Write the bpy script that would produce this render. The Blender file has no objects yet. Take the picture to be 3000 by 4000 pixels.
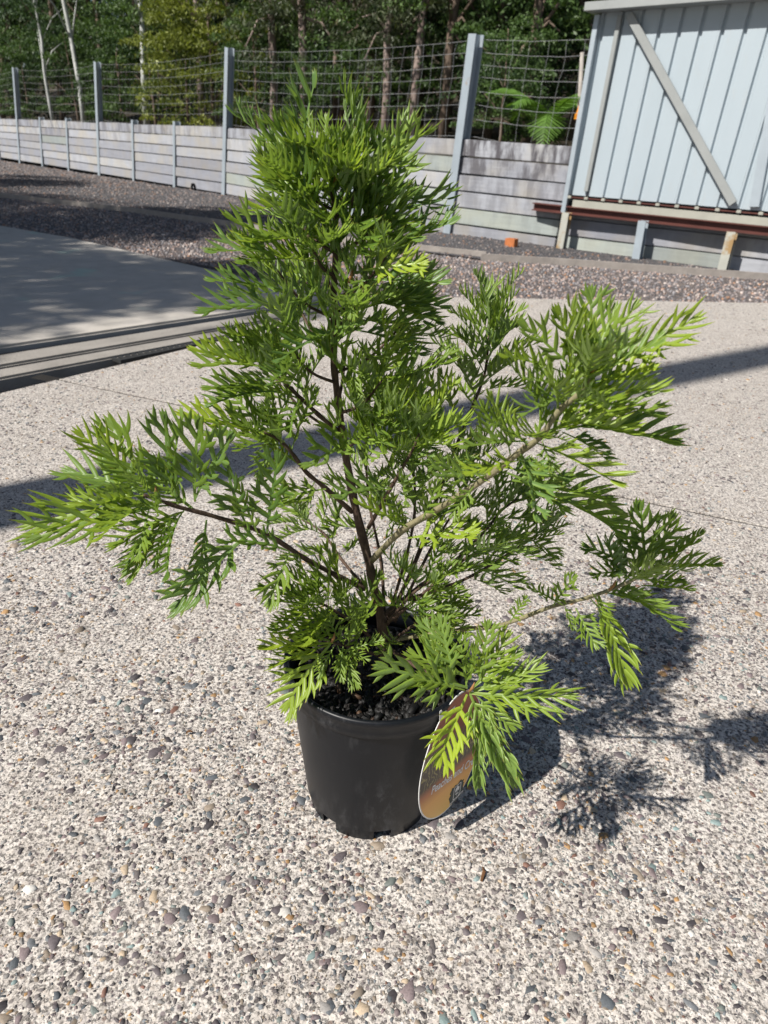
import bpy, bmesh, math, random
import numpy as np
from mathutils import Vector, Matrix, Quaternion
R_ = math.radians
random.seed(7); RNG = np.random.default_rng(7)
S = bpy.context.scene
COL = S.collection

# ------------------------------------------------------------------ camera
FPX = 2773.0                                   # focal length in photograph pixels (3000 x 4000)
CAM = np.array([-0.0018, -0.7955, 0.8901]); PITCH, ROLL = 0.47043, 0.05341
_f = np.array([0, math.cos(PITCH), -math.sin(PITCH)]); _r = np.array([1., 0, 0]); _u = np.cross(_r, _f)
CR = math.cos(ROLL)*_r + math.sin(ROLL)*_u; CU = -math.sin(ROLL)*_r + math.cos(ROLL)*_u; CF = _f
cd = bpy.data.cameras.new('camera'); cam = bpy.data.objects.new('camera', cd); COL.objects.link(cam)
cam.matrix_world = Matrix([[CR[0], CU[0], -CF[0], CAM[0]], [CR[1], CU[1], -CF[1], CAM[1]], [CR[2], CU[2], -CF[2], CAM[2]], [0, 0, 0, 1]])
cd.sensor_fit = 'VERTICAL'; cd.sensor_height = 36.0; cd.lens = FPX/4000*36.0
cd.clip_start = 0.02; cd.clip_end = 3000
cd.dof.use_dof = True; cd.dof.focus_distance = 0.93; cd.dof.aperture_fstop = 9.5
S.camera = cam
S.render.resolution_x = 768; S.render.resolution_y = 1024

# ------------------------------------------------------------------ sky and sun
SUN_EL = R_(47.0); LX, LY = 0.8107, 0.5855      # ground direction the light travels in
w = bpy.data.worlds.new('World'); S.world = w; w.use_nodes = True
nt = w.node_tree; nt.nodes.clear()
sky = nt.nodes.new('ShaderNodeTexSky'); sky.sky_type = 'NISHITA'; sky.sun_disc = False
sky.sun_elevation = SUN_EL; sky.sun_rotation = math.atan2(-LX, -LY)
bg = nt.nodes.new('ShaderNodeBackground'); bg.inputs[1].default_value = 0.056
wo = nt.nodes.new('ShaderNodeOutputWorld'); nt.links.new(sky.outputs[0], bg.inputs[0]); nt.links.new(bg.outputs[0], wo.inputs[0])
sl = bpy.data.lights.new('sun', 'SUN'); sl.energy = 4.9; sl.angle = R_(0.53); sl.color = (1.0, 0.955, 0.89)
so = bpy.data.objects.new('sun', sl); COL.objects.link(so)
so.rotation_euler = Vector((LX*math.cos(SUN_EL), LY*math.cos(SUN_EL), -math.sin(SUN_EL))).to_track_quat('-Z', 'Y').to_euler()
so.location = (-8, -6, 12)
S.view_settings.view_transform = 'Standard'; S.view_settings.look = 'None'; S.view_settings.gamma = 1.0
S.view_settings.exposure = 0.46

# ------------------------------------------------------------------ pixel helpers (photograph pixels -> rays)
def ray(x, y): return CF + CR*((x-1500)/FPX) + CU*((2000-y)/FPX)
def gnd(x, y, z=0.0):
    d = ray(x, y); return Vector(CAM + d*((z-CAM[2])/d[2]))
def hit(x, y, P, n):                            # on the upright plane through P with ground normal n
    d = ray(x, y); t = ((P[0]-CAM[0])*n[0] + (P[1]-CAM[1])*n[1])/(d[0]*n[0]+d[1]*n[1]); return Vector(CAM + d*t)
def at(x, y, d=0.0):                            # at d metres nearer than the pot's axis
    q = ray(x, y); return Vector(CAM + q*((-d-CAM[1])/q[1]))
def proj(P):
    d = np.array(P)-CAM; z = d@CF; return 1500+FPX*(d@CR)/z, 2000-FPX*(d@CU)/z, z

# ------------------------------------------------------------------ object helpers
def tag(o, label=None, cat=None, group=None, kind=None):
    if label: o['label'] = label
    if cat: o['category'] = cat
    if group: o['group'] = group
    if kind: o['kind'] = kind
    return o
def empty(name, loc=(0, 0, 0), **k):
    o = bpy.data.objects.new(name, None); COL.objects.link(o); o.location = loc; o.empty_display_size = 0.1
    return tag(o, **k)
def link(name, me, parent=None, **k):
    o = bpy.data.objects.new(name, me); COL.objects.link(o)
    if parent is not None:
        o.parent = parent; o.matrix_parent_inverse = Matrix.Translation(-Vector(parent.location))
    return tag(o, **k)
class MB:
    def __init__(s): s.v = []; s.f = []
    def add(s, vs, fs):
        n = len(s.v); s.v += [tuple(q) for q in vs]; s.f += [tuple(i+n for i in f) for f in fs]
    def hexa(s, p):                            # 8 points: bottom 4, top 4
        s.add(p, [(3, 2, 1, 0), (4, 5, 6, 7), (0, 1, 5, 4), (1, 2, 6, 5), (2, 3, 7, 6), (3, 0, 4, 7)])
    def box(s, c, ax, ay, az):                 # centre and half-axes
        c = Vector(c); ax = Vector(ax); ay = Vector(ay); az = Vector(az)
        s.hexa([c-ax-ay-az, c+ax-ay-az, c+ax+ay-az, c-ax+ay-az, c-ax-ay+az, c+ax-ay+az, c+ax+ay+az, c-ax+ay+az])
    def bar(s, a, b, side, hw, hd):            # bar from a to b; side = width direction
        a = Vector(a); b = Vector(b); t = (b-a).normalized(); sd = Vector(side); sd = (sd - t*sd.dot(t)).normalized(); o = t.cross(sd)
        s.box((a+b)/2, sd*hw, o*hd, (b-a)/2)
    def tube(s, pts, rad, n=8, cap=True):
        pts = [Vector(p) for p in pts]; k = len(pts)
        rad = rad if hasattr(rad, '__len__') else [rad]*k
        ref = Vector((0.31, 0.17, 0.93)); rings = []
        for i, p in enumerate(pts):
            t = (pts[min(i+1, k-1)]-pts[max(i-1, 0)]).normalized()
            a = t.cross(ref)
            if a.length < 1e-3: a = t.cross(Vector((1, 0, 0)))
            a.normalize(); b = t.cross(a)
            rings.append([p + (a*math.cos(2*math.pi*j/n) + b*math.sin(2*math.pi*j/n))*rad[i] for j in range(n)])
        vs = [q for r in rings for q in r]; fs = []
        for i in range(k-1):
            for j in range(n):
                fs.append((i*n+j, i*n+(j+1) % n, (i+1)*n+(j+1) % n, (i+1)*n+j))
        if cap: fs += [tuple(range(n))[::-1], tuple((k-1)*n+j for j in range(n))]
        s.add(vs, fs)
    def mesh(s, name, mat, smooth=False, bevel=0):
        me = bpy.data.meshes.new(name); me.from_pydata(s.v, [], s.f)
        bm = bmesh.new(); bm.from_mesh(me); bmesh.ops.recalc_face_normals(bm, faces=bm.faces)
        if bevel: bmesh.ops.bevel(bm, geom=bm.edges[:], offset=bevel, segments=2, affect='EDGES', clamp_overlap=True)
        bm.to_mesh(me); bm.free()
        me.materials.append(mat)
        if smooth: me.shade_smooth()
        me.update(); return me
    def build(s, name, mat, parent=None, smooth=False, bevel=0, **k):
        return link(name, s.mesh(name, mat, smooth, bevel), parent, **k)
def fast_mesh(name, V, Fc, mat, cols=None, smooth=False):
    """V (n,3), Fc (m,3 or 4) arrays"""
    me = bpy.data.meshes.new(name); n, m, k = len(V), len(Fc), Fc.shape[1]
    me.vertices.add(n); me.vertices.foreach_set('co', np.asarray(V, np.float32).ravel())
    me.loops.add(m*k); me.loops.foreach_set('vertex_index', np.asarray(Fc, np.int32).ravel())
    me.polygons.add(m); me.polygons.foreach_set('loop_start', np.arange(0, m*k, k, dtype=np.int32))
    me.update(calc_edges=True)
    if cols is not None:
        at_ = me.color_attributes.new('Col', 'FLOAT_COLOR', 'POINT')
        c4 = np.ones((n, 4), np.float32); c4[:, :3] = cols; at_.data.foreach_set('color', c4.ravel())
    me.materials.append(mat)
    if smooth: me.shade_smooth()
    return me

# ------------------------------------------------------------------ materials
class NT:
    def __init__(s, name):
        s.m = bpy.data.materials.new(name); s.m.use_nodes = True; s.t = s.m.node_tree; s.t.nodes.clear()
        s.out = s.n('ShaderNodeOutputMaterial')
    def n(s, ty, **k):
        x = s.t.nodes.new(ty)
        for a, b in k.items():
            if a.startswith('i_'): x.inputs[int(a[2:])].default_value = b
            else: setattr(x, a, b)
        return x
    def l(s, a, b): s.t.links.new(a, b)
    def coord(s, kind='Object', scale=(1, 1, 1)):
        c = s.n('ShaderNodeTexCoord'); mp = s.n('ShaderNodeMapping'); mp.inputs['Scale'].default_value = scale
        s.l(c.outputs[kind], mp.inputs[0]); return mp.outputs[0]
    def world(s, scale=(1, 1, 1)):
        g = s.n('ShaderNodeNewGeometry'); mp = s.n('ShaderNodeMapping'); mp.inputs['Scale'].default_value = scale
        s.l(g.outputs['Position'], mp.inputs[0]); return mp.outputs[0]
    def noise(s, co, scale, detail=4, rough=0.55):
        x = s.n('ShaderNodeTexNoise'); x.inputs['Scale'].default_value = scale; x.inputs['Detail'].default_value = detail
        x.inputs['Roughness'].default_value = rough; s.l(co, x.inputs['Vector']); return x.outputs['Fac']
    def voro(s, co, scale, feat='F1', rnd=1.0):
        x = s.n('ShaderNodeTexVoronoi'); x.feature = feat; x.inputs['Scale'].default_value = scale
        x.inputs['Randomness'].default_value = rnd; s.l(co, x.inputs['Vector']); return x
    def ramp(s, fac, stops, interp='LINEAR'):
        x = s.n('ShaderNodeValToRGB'); cr = x.color_ramp; cr.interpolation = interp
        while len(cr.elements) < len(stops): cr.elements.new(0.5)
        for e, (p, c) in zip(cr.elements, stops):
            e.position = p; e.color = (c, c, c, 1) if not hasattr(c, '__len__') else (*c, 1)
        s.l(fac, x.inputs[0]); return x.outputs[0]
    def mix(s, fac, a, b, mode='MIX'):
        x = s.n('ShaderNodeMix'); x.data_type = 'RGBA'; x.blend_type = mode
        for sock, val in ((x.inputs[0], fac), (x.inputs[6], a), (x.inputs[7], b)):
            if hasattr(val, 'is_linked') or hasattr(val, 'links'): s.l(val, sock)
            elif hasattr(val, '__len__'): sock.default_value = (*val, 1)
            else: sock.default_value = val
        return x.outputs[2]
    def math(s, op, a, b=0.0, clamp=False):
        x = s.n('ShaderNodeMath'); x.operation = op; x.use_clamp = clamp
        for i, val in enumerate((a, b)):
            if hasattr(val, 'links'): s.l(val, x.inputs[i])
            else: x.inputs[i].default_value = val
        return x.outputs[0]
    def bump(s, h, strength=0.5, dist=0.01, normal=None):
        x = s.n('ShaderNodeBump'); x.inputs['Strength'].default_value = strength; x.inputs['Distance'].default_value = dist
        s.l(h, x.inputs['Height'])
        if normal: s.l(normal, x.inputs['Normal'])
        return x.outputs[0]
    def bsdf(s, col, rough=0.6, metal=0.0, spec=0.5, normal=None, out=True):
        x = s.n('ShaderNodeBsdfPrincipled')
        for nm, val in (('Base Color', col), ('Roughness', rough), ('Metallic', metal), ('Specular IOR Level', spec)):
            if hasattr(val, 'links'): s.l(val, x.inputs[nm])
            elif hasattr(val, '__len__'): x.inputs[nm].default_value = (*val, 1)
            else: x.inputs[nm].default_value = val
        if normal: s.l(normal, x.inputs['Normal'])
        if out: s.l(x.outputs[0], s.out.inputs[0])
        return x
    def attr(s, name='Col'):
        x = s.n('ShaderNodeAttribute'); x.attribute_name = name; return x
M = {}
def m_plain(key, col, rough=0.6, metal=0.0, spec=0.5, var=0.0, scale=6, bump=0.0, bscale=40):
    t = NT(key); co = t.world(); c = col
    if var:
        f = t.noise(co, scale, 5); c = t.mix(f, [x*(1-var) for x in col], [min(1, x*(1+var)) for x in col])
    nm = t.bump(t.noise(co, bscale, 5), bump, 0.01) if bump else None
    t.bsdf(c, rough, metal, spec, nm); M[key] = t.m; return t.m

def m_concrete_aggregate():
    t = NT('exposed_aggregate'); co = t.world((1, 1, 0.25))
    v1 = t.voro(co, 230); v2 = t.voro(co, 520); big = t.noise(co, 3.2, 5, 0.6); mid = t.noise(co, 26, 4, 0.6); fine = t.noise(co, 330, 3, 0.7)
    sep = t.n('ShaderNodeSeparateColor'); t.l(v1.outputs['Color'], sep.inputs[0])
    sep2 = t.n('ShaderNodeSeparateColor'); t.l(v2.outputs['Color'], sep2.inputs[0])
    g1 = t.ramp(sep.outputs[0], [(0.0, (.16, .145, .135)), (.10, (.27, .25, .225)), (.22, (.64, .595, .54)), (.55, (.70, .655, .60)), (.80, (.58, .52, .455)), (.9, (.37, .34, .335)), (1.0, (.73, .69, .645))], 'CONSTANT')
    g2 = t.ramp(sep2.outputs[1], [(0.0, (.20, .185, .17)), (.16, (.66, .61, .55)), (.6, (.70, .655, .60)), (.85, (.52, .475, .43))], 'CONSTANT')
    c = t.mix(0.5, g1, g2)
    v3 = t.voro(co, 125); sep3 = t.n('ShaderNodeSeparateColor'); t.l(v3.outputs['Color'], sep3.inputs[0])
    sc3 = t.ramp(sep3.outputs[1], [(0.0, (.10, .085, .085)), (.2, (.17, .15, .145)), (.4, (.14, .15, .16)), (.55, (.26, .20, .17)), (.7, (.20, .165, .17)), (.85, (.34, .27, .20)), (.93, (.5, .47, .43))], 'CONSTANT')
    on3 = t.math('MULTIPLY', t.ramp(sep3.outputs[0], [(0.0, 1.0), (.34, 0.0)], 'CONSTANT'), t.ramp(v3.outputs['Distance'], [(.30, 1.0), (.42, 0.0)]))
    c = t.mix(t.math('MULTIPLY', on3, .85), c, sc3)
    pit = t.ramp(t.noise(co, 150, 4, 0.75), [(.40, 0.0), (.47, 1.0)])
    c = t.mix(pit, t.mix(0.70, c, (.10, .09, .085)), c)  # dark sand, plus crevice shade painted into the pits
    c = t.mix(t.ramp(big, [(.35, 0.0), (.65, 1.0)]), t.mix(1.0, c, (.92, .91, .90), 'MULTIPLY'), c)
    c = t.mix(t.ramp(mid, [(.38, 0.0), (.56, 1.0)]), t.mix(1.0, c, (.86, .85, .845), 'MULTIPLY'), c)
    c = t.mix(t.ramp(t.noise(co, 62, 3, .6), [(.40, 0.0), (.55, 1.0)]), t.mix(1.0, c, (.88, .87, .87), 'MULTIPLY'), c)
    h = t.math('ADD', t.math('MULTIPLY', v1.outputs['Distance'], -0.5), t.math('MULTIPLY', pit, 0.7))
    t.bsdf(c, 0.85, 0, 0.25, t.bump(h, 0.8, 0.0022, t.bump(fine, 0.5, 0.001))); M['aggregate'] = t.m
m_concrete_aggregate()
def m_stone(key, obj_color):
    t = NT(key); co = t.world()
    base = t.n('ShaderNodeObjectInfo').outputs['Color'] if obj_color else t.attr().outputs['Color']
    f = t.noise(co, 380, 4, 0.7); c = t.mix(t.ramp(f, [(.3, 0.0), (.7, 1.0)]), t.mix(1.0, base, (.62, .62, .62), 'MULTIPLY'), base)
    t.bsdf(c, 0.62, 0, 0.35, t.bump(f, 0.35, 0.0015)); M[key] = t.m
m_stone('stone_attr', False); m_stone('stone_obj', True)
def m_smooth_concrete():
    t = NT('smooth_concrete'); co = t.world()
    big = t.noise(co, 1.1, 6, 0.6); st = t.noise(co, 7, 5, 0.65)
    c = t.mix(big, (.40, .37, .33), (.50, .465, .42)); c = t.mix(t.ramp(st, [(.4, 0.0), (.7, 1.0)]), c, t.mix(1, c, (.84, .84, .83), 'MULTIPLY'))
    green = t.ramp(t.noise(co, 1.9, 3), [(.62, 0.0), (.70, .55)]); c = t.mix(green, c, (.36, .50, .42))
    t.bsdf(c, 0.85, 0, 0.3, t.bump(t.noise(co, 90, 4), 0.25, 0.004)); M['slab'] = t.m
m_smooth_concrete(); m_plain('kerb', (.27, .25, .225), .9, 0, .2, .4, 5, .4, 70)
def m_gravel(key, pal, scale):
    t = NT(key); co = t.world((1, 1, .3)); v = t.voro(co, scale); sp = t.n('ShaderNodeSeparateColor'); t.l(v.outputs['Color'], sp.inputs[0])
    c = t.ramp(sp.outputs[0], [(i/len(pal), q) for i, q in enumerate(pal)], 'CONSTANT')
    c = t.mix(t.ramp(t.noise(co, .9, 5), [(.35, 0.0), (.65, 1.0)]), t.mix(1, c, (.72, .72, .74), 'MULTIPLY'), c)
    t.bsdf(c, 0.9, 0, 0.2, t.bump(v.outputs['Distance'], 1.0, 0.6/scale)); M[key] = t.m
m_gravel('gravel', [(.08, .07, .068), (.16, .135, .125), (.12, .11, .11), (.21, .165, .135), (.10, .094, .10), (.17, .15, .145)], 45)
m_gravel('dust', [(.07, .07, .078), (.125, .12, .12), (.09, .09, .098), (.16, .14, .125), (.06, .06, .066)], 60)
def m_sleeper():
    t = NT('weathered_sleeper'); g = t.n('ShaderNodeObjectInfo'); co0 = t.n('ShaderNodeNewGeometry').outputs['Position']
    off = t.n('ShaderNodeVectorMath', operation='ADD'); t.l(co0, off.inputs[0])
    cmb = t.n('ShaderNodeCombineXYZ'); t.l(t.math('MULTIPLY', g.outputs['Random'], 40.0), cmb.inputs[2]); t.l(cmb.outputs[0], off.inputs[1])
    co = off.outputs[0]
    mp = t.n('ShaderNodeMapping'); mp.inputs['Scale'].default_value = (1.0, 1.0, 12); t.l(co, mp.inputs[0])
    gr = t.noise(mp.outputs[0], 2.4, 6, .7)
    mv = t.n('ShaderNodeMapping'); mv.inputs['Scale'].default_value = (5, 5, 1.4); t.l(co, mv.inputs[0])
    drip = t.noise(mv.outputs[0], 1.3, 5, .65)
    c = t.mix(gr, (.30, .31, .335), (.52, .535, .57))
    c = t.mix(t.ramp(t.noise(co, 1.6, 4), [(.45, 0.0), (.65, .75)]), c, (.46, .43, .37))
    gm = t.ramp(g.outputs['Random'], [(0.0, 0.0), (.72, 0.0), (.74, .45), (.86, .45), (.88, 0.0)], 'CONSTANT'); c = t.mix(gm, c, (.33, .40, .32))
    oc = t.n('ShaderNodeSeparateColor'); t.l(g.outputs['Color'], oc.inputs[0])      # red = how stained this sleeper is
    c = t.mix(oc.outputs[1], c, t.mix(1, c, (.50, .50, .55), 'MULTIPLY'))
    dk = t.math('MULTIPLY', t.ramp(drip, [(.43, 0.0), (.57, 1.0)]), oc.outputs[0], True)
    c = t.mix(dk, c, (.10, .095, .105))
    t.bsdf(c, .88, 0, .25, t.bump(gr, .4, .01)); M['sleeper'] = t.m
m_sleeper()
def m_galv(key, col, rust):
    t = NT(key); co = t.world(); f = t.noise(co, 7, 5, .6)
    c = t.mix(f, [x*.82 for x in col], [min(1, x*1.12) for x in col])
    if rust: c = t.mix(t.ramp(t.noise(co, 5.0, 4, .65), [(1-rust, 0.0), (1-rust+.12, .85)]), c, (.38, .22, .07))
    t.bsdf(c, .5, .35, .4, t.bump(f, .1, .004)); M[key] = t.m
m_galv('galv', (.40, .455, .50), 0.30); m_galv('galv_rust', (.52, .52, .46), 0.50)
def m_clad():
    t = NT('zinc_cladding'); co = t.world((1, 1, .35)); f = t.noise(co, 2.3, 5, .6)
    c = t.mix(f, (.34, .40, .44), (.42, .48, .52))
    c = t.mix(t.ramp(t.noise(co, 14, 4, .7), [(.58, 0.0), (.74, .35)]), c, (.40, .42, .42))
    t.bsdf(c, .55, .1, .4); M['clad'] = t.m
m_clad()
m_plain('trim', (.30, .315, .31), .55, .15, .4, .18, 5); m_plain('cream', (.34, .335, .29), .6, 0, .4, .2, 6)
m_plain('red_beam', (.10, .033, .026), .55, 0, .4, .35, 6, .2); m_plain('wire', (.50, .51, .52), .4, .3, .5)
m_plain('edging', (.30, .27, .245), .85, 0, .2, .35, 9, .4, 30); m_plain('black_matte', (.006, .006, .007), .8, 0, .15)
m_plain('brick_clay', (.46, .16, .06), .85, 0, .2, .3, 30, .4, 90); m_plain('orange_paint', (.75, .28, .02), .5, 0, .4, .15, 10)
m_plain('grey_timber', (.36, .33, .30), .85, 0, .2, .3, 12, .4, 40); m_plain('soil', (.05, .042, .03), .95, 0, .1, .4, 2, .5, 8)
m_plain('iron', (.06, .06, .06), .55, .5, .4, .3, 20); m_plain('trench', (.022, .020, .018), .9, 0, .2, .4, 12, .5, 60)
m_plain('bud', (.30, .15, .05), .7); m_plain('dry_leaf', (.13, .065, .03), .8, 0, .2, .4, 60); m_plain('pole_wood', (.22, .18, .14), .9, 0, .1, .3, 4, .5, 20)
def m_pot():
    t = NT('black_pot_plastic'); co = t.world(); mp = t.n('ShaderNodeMapping'); mp.inputs['Scale'].default_value = (1, 1, .45); t.l(co, mp.inputs[0])
    d = t.ramp(t.noise(mp.outputs[0], 60, 6, .75), [(.50, 0.0), (.72, 1.0)]); zone = t.ramp(t.noise(co, 7.5, 3), [(.42, 0.0), (.58, .9)])
    sc = t.ramp(t.noise(mp.outputs[0], 400, 2), [(.72, 0.0), (.78, .3)])
    dust = t.math('MULTIPLY', d, zone, True)
    c = t.mix(t.math('ADD', dust, sc, True), (.0048, .0060, .0085), (.070, .071, .075))
    t.bsdf(c, t.math('ADD', t.math('MULTIPLY', dust, .25), .40), 0, .33, t.bump(t.noise(co, 900, 2), .06, .0006)); M['pot'] = t.m
m_pot()
def m_bark_chip():
    t = NT('bark_chip'); a = t.attr().outputs['Color']; f = t.noise(t.world(), 300, 4, .7)
    t.bsdf(t.mix(f, t.mix(1, a, (.5, .5, .5), 'MULTIPLY'), a), .55, 0, .4, t.bump(f, .5, .002)); M['chip'] = t.m
m_bark_chip()
def m_stem(key, a, b, sc):
    t = NT(key); co = t.world((1, 1, .5)); f = t.noise(co, sc, 5, .7)
    t.bsdf(t.mix(t.ramp(f, [(.35, 0.0), (.65, 1.0)]), a, b), .8, 0, .25, t.bump(f, .5, .003)); M[key] = t.m
m_stem('stem', (.050, .030, .022), (.125, .085, .06), 130); m_stem('stem_light', (.17, .15, .085), (.27, .24, .14), 110)
def m_leaf():
    t = NT('grevillea_leaf'); a = t.attr().outputs['Color']; sp = t.n('ShaderNodeSeparateColor'); t.l(a, sp.inputs[0])
    oi = t.n('ShaderNodeObjectInfo'); oc = t.n('ShaderNodeSeparateColor'); t.l(oi.outputs['Color'], oc.inputs[0])
    f = t.noise(t.world(), 160, 3); y = oc.outputs[0]
    c = t.mix(y, (.045, .115, .016), (.42, .52, .028))
    c = t.mix(oc.outputs[1], c, (.12, .225, .10))                       # green = glaucous leaves
    c = t.mix(t.ramp(f, [(.3, 0.0), (.7, .35)]), c, t.mix(1, c, (.65, .72, .7), 'MULTIPLY'))
    c = t.mix(t.math('MULTIPLY', sp.outputs[2], .50), c, (.30, .43, .05))   # margins
    c = t.mix(t.math('MULTIPLY', sp.outputs[1], .55), c, (.22, .33, .15))   # midrib
    c = t.mix(t.math('MULTIPLY', sp.outputs[0], .75), c, (.33, .19, .035))  # tips
    gb = t.n('ShaderNodeNewGeometry').outputs['Backfacing']
    c = t.mix(t.math('MULTIPLY', gb, .50), c, (.20, .27, .15))
    p = t.bsdf(c, .40, 0, .48, out=False)
    tr = t.n('ShaderNodeBsdfTranslucent'); t.l(t.mix(.55, t.mix(1, c, (1.5, 1.55, .6), 'MULTIPLY'), (.22, .36, .02)), tr.inputs[0])
    ms = t.n('ShaderNodeMixShader'); ms.inputs[0].default_value = .34; t.l(p.outputs[0], ms.inputs[1]); t.l(tr.outputs[0], ms.inputs[2]); t.l(ms.outputs[0], t.out.inputs[0]); M['leaf'] = t.m
m_leaf()
def m_tree_leaf(key, a, b):
    t = NT(key); at_ = t.attr().outputs['Color']; c = t.mix(at_, a, b)
    p = t.bsdf(c, .5, 0, .35, out=False); tr = t.n('ShaderNodeBsdfTranslucent'); t.l(t.mix(1, c, (1.3, 1.4, .5), 'MULTIPLY'), tr.inputs[0])
    ms = t.n('ShaderNodeMixShader'); ms.inputs[0].default_value = .25; t.l(p.outputs[0], ms.inputs[1]); t.l(tr.outputs[0], ms.inputs[2]); t.l(ms.outputs[0], t.out.inputs[0]); M[key] = t.m
m_tree_leaf('tl_green', (.020, .046, .015), (.110, .18, .052)); m_tree_leaf('tl_olive', (.09, .12, .02), (.28, .31, .055))
m_tree_leaf('tl_blue', (.020, .046, .020), (.105, .175, .068)); m_tree_leaf('tl_grey', (.035, .048, .024), (.12, .145, .075))
m_tree_leaf('tl_palm', (.06, .13, .02), (.14, .26, .05)); m_tree_leaf('tl_shaded', (.010, .022, .009), (.030, .052, .02))
m_stem('bark_white', (.34, .35, .33), (.66, .67, .64), 5); m_stem('bark_brown', (.10, .075, .055), (.21, .155, .12), 6); m_stem('bark_pink', (.20, .15, .13), (.34, .27, .24), 5)

# ------------------------------------------------------------------ ground: base sheet, gravel, slabs, drain
def clip(poly, P, n):                          # keep the side where (q-P).n >= 0
    out = []
    for i in range(len(poly)):
        a, b = poly[i], poly[(i+1) % len(poly)]
        da = (a[0]-P[0])*n[0]+(a[1]-P[1])*n[1]; db = (b[0]-P[0])*n[0]+(b[1]-P[1])*n[1]
        if da >= 0: out.append(a)
        if da*db < 0: q = da/(da-db); out.append((a[0]+(b[0]-a[0])*q, a[1]+(b[1]-a[1])*q))
    return out
def leftn(a, b): dx, dy = b[0]-a[0], b[1]-a[1]; l = math.hypot(dx, dy); return (-dy/l, dx/l)
def slab(name, poly, z0, z1, mat, bevel=0.004, **k):
    bm = bmesh.new(); vs = [bm.verts.new((x, y, z1)) for x, y in poly]; f = bm.faces.new(vs)
    if f.normal.z < 0: f.normal_flip()
    ex = bmesh.ops.extrude_face_region(bm, geom=[f]); bmesh.ops.translate(bm, vec=(0, 0, z0-z1), verts=[v for v in ex['geom'] if isinstance(v, bmesh.types.BMVert)])
    bmesh.ops.recalc_face_normals(bm, faces=bm.faces)
    if bevel: bmesh.ops.bevel(bm, geom=[e for e in bm.edges if all(abs(v.co.z-z1) < 1e-5 for v in e.verts)], offset=bevel, segments=2, affect='EDGES')
    me = bpy.data.meshes.new(name); bm.to_mesh(me); bm.free(); me.materials.append(mat); return link(name, me, **k)
def sheet(name, poly, z, mat, **k):
    mb = MB(); mb.add([(x, y, z) for x, y in poly], [tuple(range(len(poly)))]); return mb.build(name, mat, **k)
sheet('ground', [(-900, -900), (900, -900), (900, 900), (-900, 900)], -0.30, M['soil'], kind='structure')
BIG = [(-9, -5), (9, -5), (9, 12), (-9, 12)]
TR0, TR1 = gnd(0, 1536), gnd(868, 1329)        # near edge of the trench
GR0, GR1 = gnd(1640, 1158), gnd(3000, 1184)    # concrete ends, gravel begins
J0, J1 = gnd(405, 1520), gnd(3000, 2060)       # saw joint
drive = clip(BIG, TR0, tuple(-q for q in leftn(TR0, TR1))); drive = clip(drive, GR0, tuple(-q for q in leftn(GR0, GR1)))
jn = leftn(J0, J1); JW = 0.0065
near = clip(drive, (J0[0]-jn[0]*JW, J0[1]-jn[1]*JW), (-jn[0], -jn[1])); far = clip(drive, (J0[0]+jn[0]*JW, J0[1]+jn[1]*JW), jn)
def strip(a0, a1, b0, b1, e0=-1.2, e1=1.35):
    q = lambda a, b, t: (a[0]+(b[0]-a[0])*t, a[1]+(b[1]-a[1])*t)
    return [q(a0, a1, e0), q(b0, b1, e0), q(b0, b1, e1), q(a0, a1, e1)]
DRIVE_N = slab('driveway', near, -0.27, 0.0, M['aggregate'], .0015, kind='structure')
DRIVE_F = slab('driveway', far, -0.27, 0.0, M['aggregate'], .0015, kind='structure')
sheet('joint_filler', strip(J0-Vector(jn+(0,))*.03, J1-Vector(jn+(0,))*.03, J0+Vector(jn+(0,))*.03, J1+Vector(jn+(0,))*.03, -.15, 1.6), -0.004, M['trench'], kind='structure')
A0, A1 = gnd(0, 1362), gnd(1050, 1207); B0, B1 = gnd(0, 1388), gnd(1050, 1222); C0, C1 = gnd(0, 1430), gnd(1050, 1250); D0, D1 = gnd(0, 1472), gnd(1050, 1275)
T0, T1 = gnd(0, 885), gnd(1000, 1058)
neg = lambda n: (-n[0], -n[1])
FARL = (gnd(1150, 1195), leftn(A0, A1)); endn = (-(A1-A0).normalized()[0], -(A1-A0).normalized()[1])
endp = A0 + (A1-A0)*1.35
ls = clip(clip(clip([(-30, -30), (9, -30), (9, 26), (-30, 26)], A0, leftn(A0, A1)), T0, neg(leftn(T0, T1))), endp, endn)
slab('concrete_slab', ls, -0.27, 0.012, M['slab'], .012, kind='structure')
slab('drain_kerb', strip(B0, B1, C0, C1), -0.27, 0.004, M['kerb'], .010, kind='structure')
cw = [Vector(C0)+(Vector(D0)-Vector(C0))*.16, Vector(C1)+(Vector(D1)-Vector(C1))*.16]
slab('drain_kerb', strip(cw[0], cw[1], D0, D1), -0.27, -0.004, M['kerb'], .010, kind='structure')
lo_ = lambda a, b, t: Vector(a)+(Vector(b)-Vector(a))*t
slab('drain_fill', strip(lo_(A0, B0, .04), lo_(A1, B1, .04), lo_(A0, B0, .96), lo_(A1, B1, .96)), -.10, -.022, M['black_matte'], .003, kind='structure')  # black strip added to fill the gap beside the slab
slab('drain_fill', strip(lo_(D0, TR0, .04), lo_(D1, gnd(1050, 1292), .04), lo_(D0, TR0, .97), lo_(D1, gnd(1050, 1292), .97)), -.20, -.062, M['black_matte'], .003, kind='structure')  # black fill for the plastic trench liner
sheet('drain_trench', strip(A0-Vector((.1, -.1, 0)), A1-Vector((.1, -.1, 0)), TR0+Vector((.05, -.03, 0)), gnd(1050, 1292)), -0.26, M['trench'], kind='structure')
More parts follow.
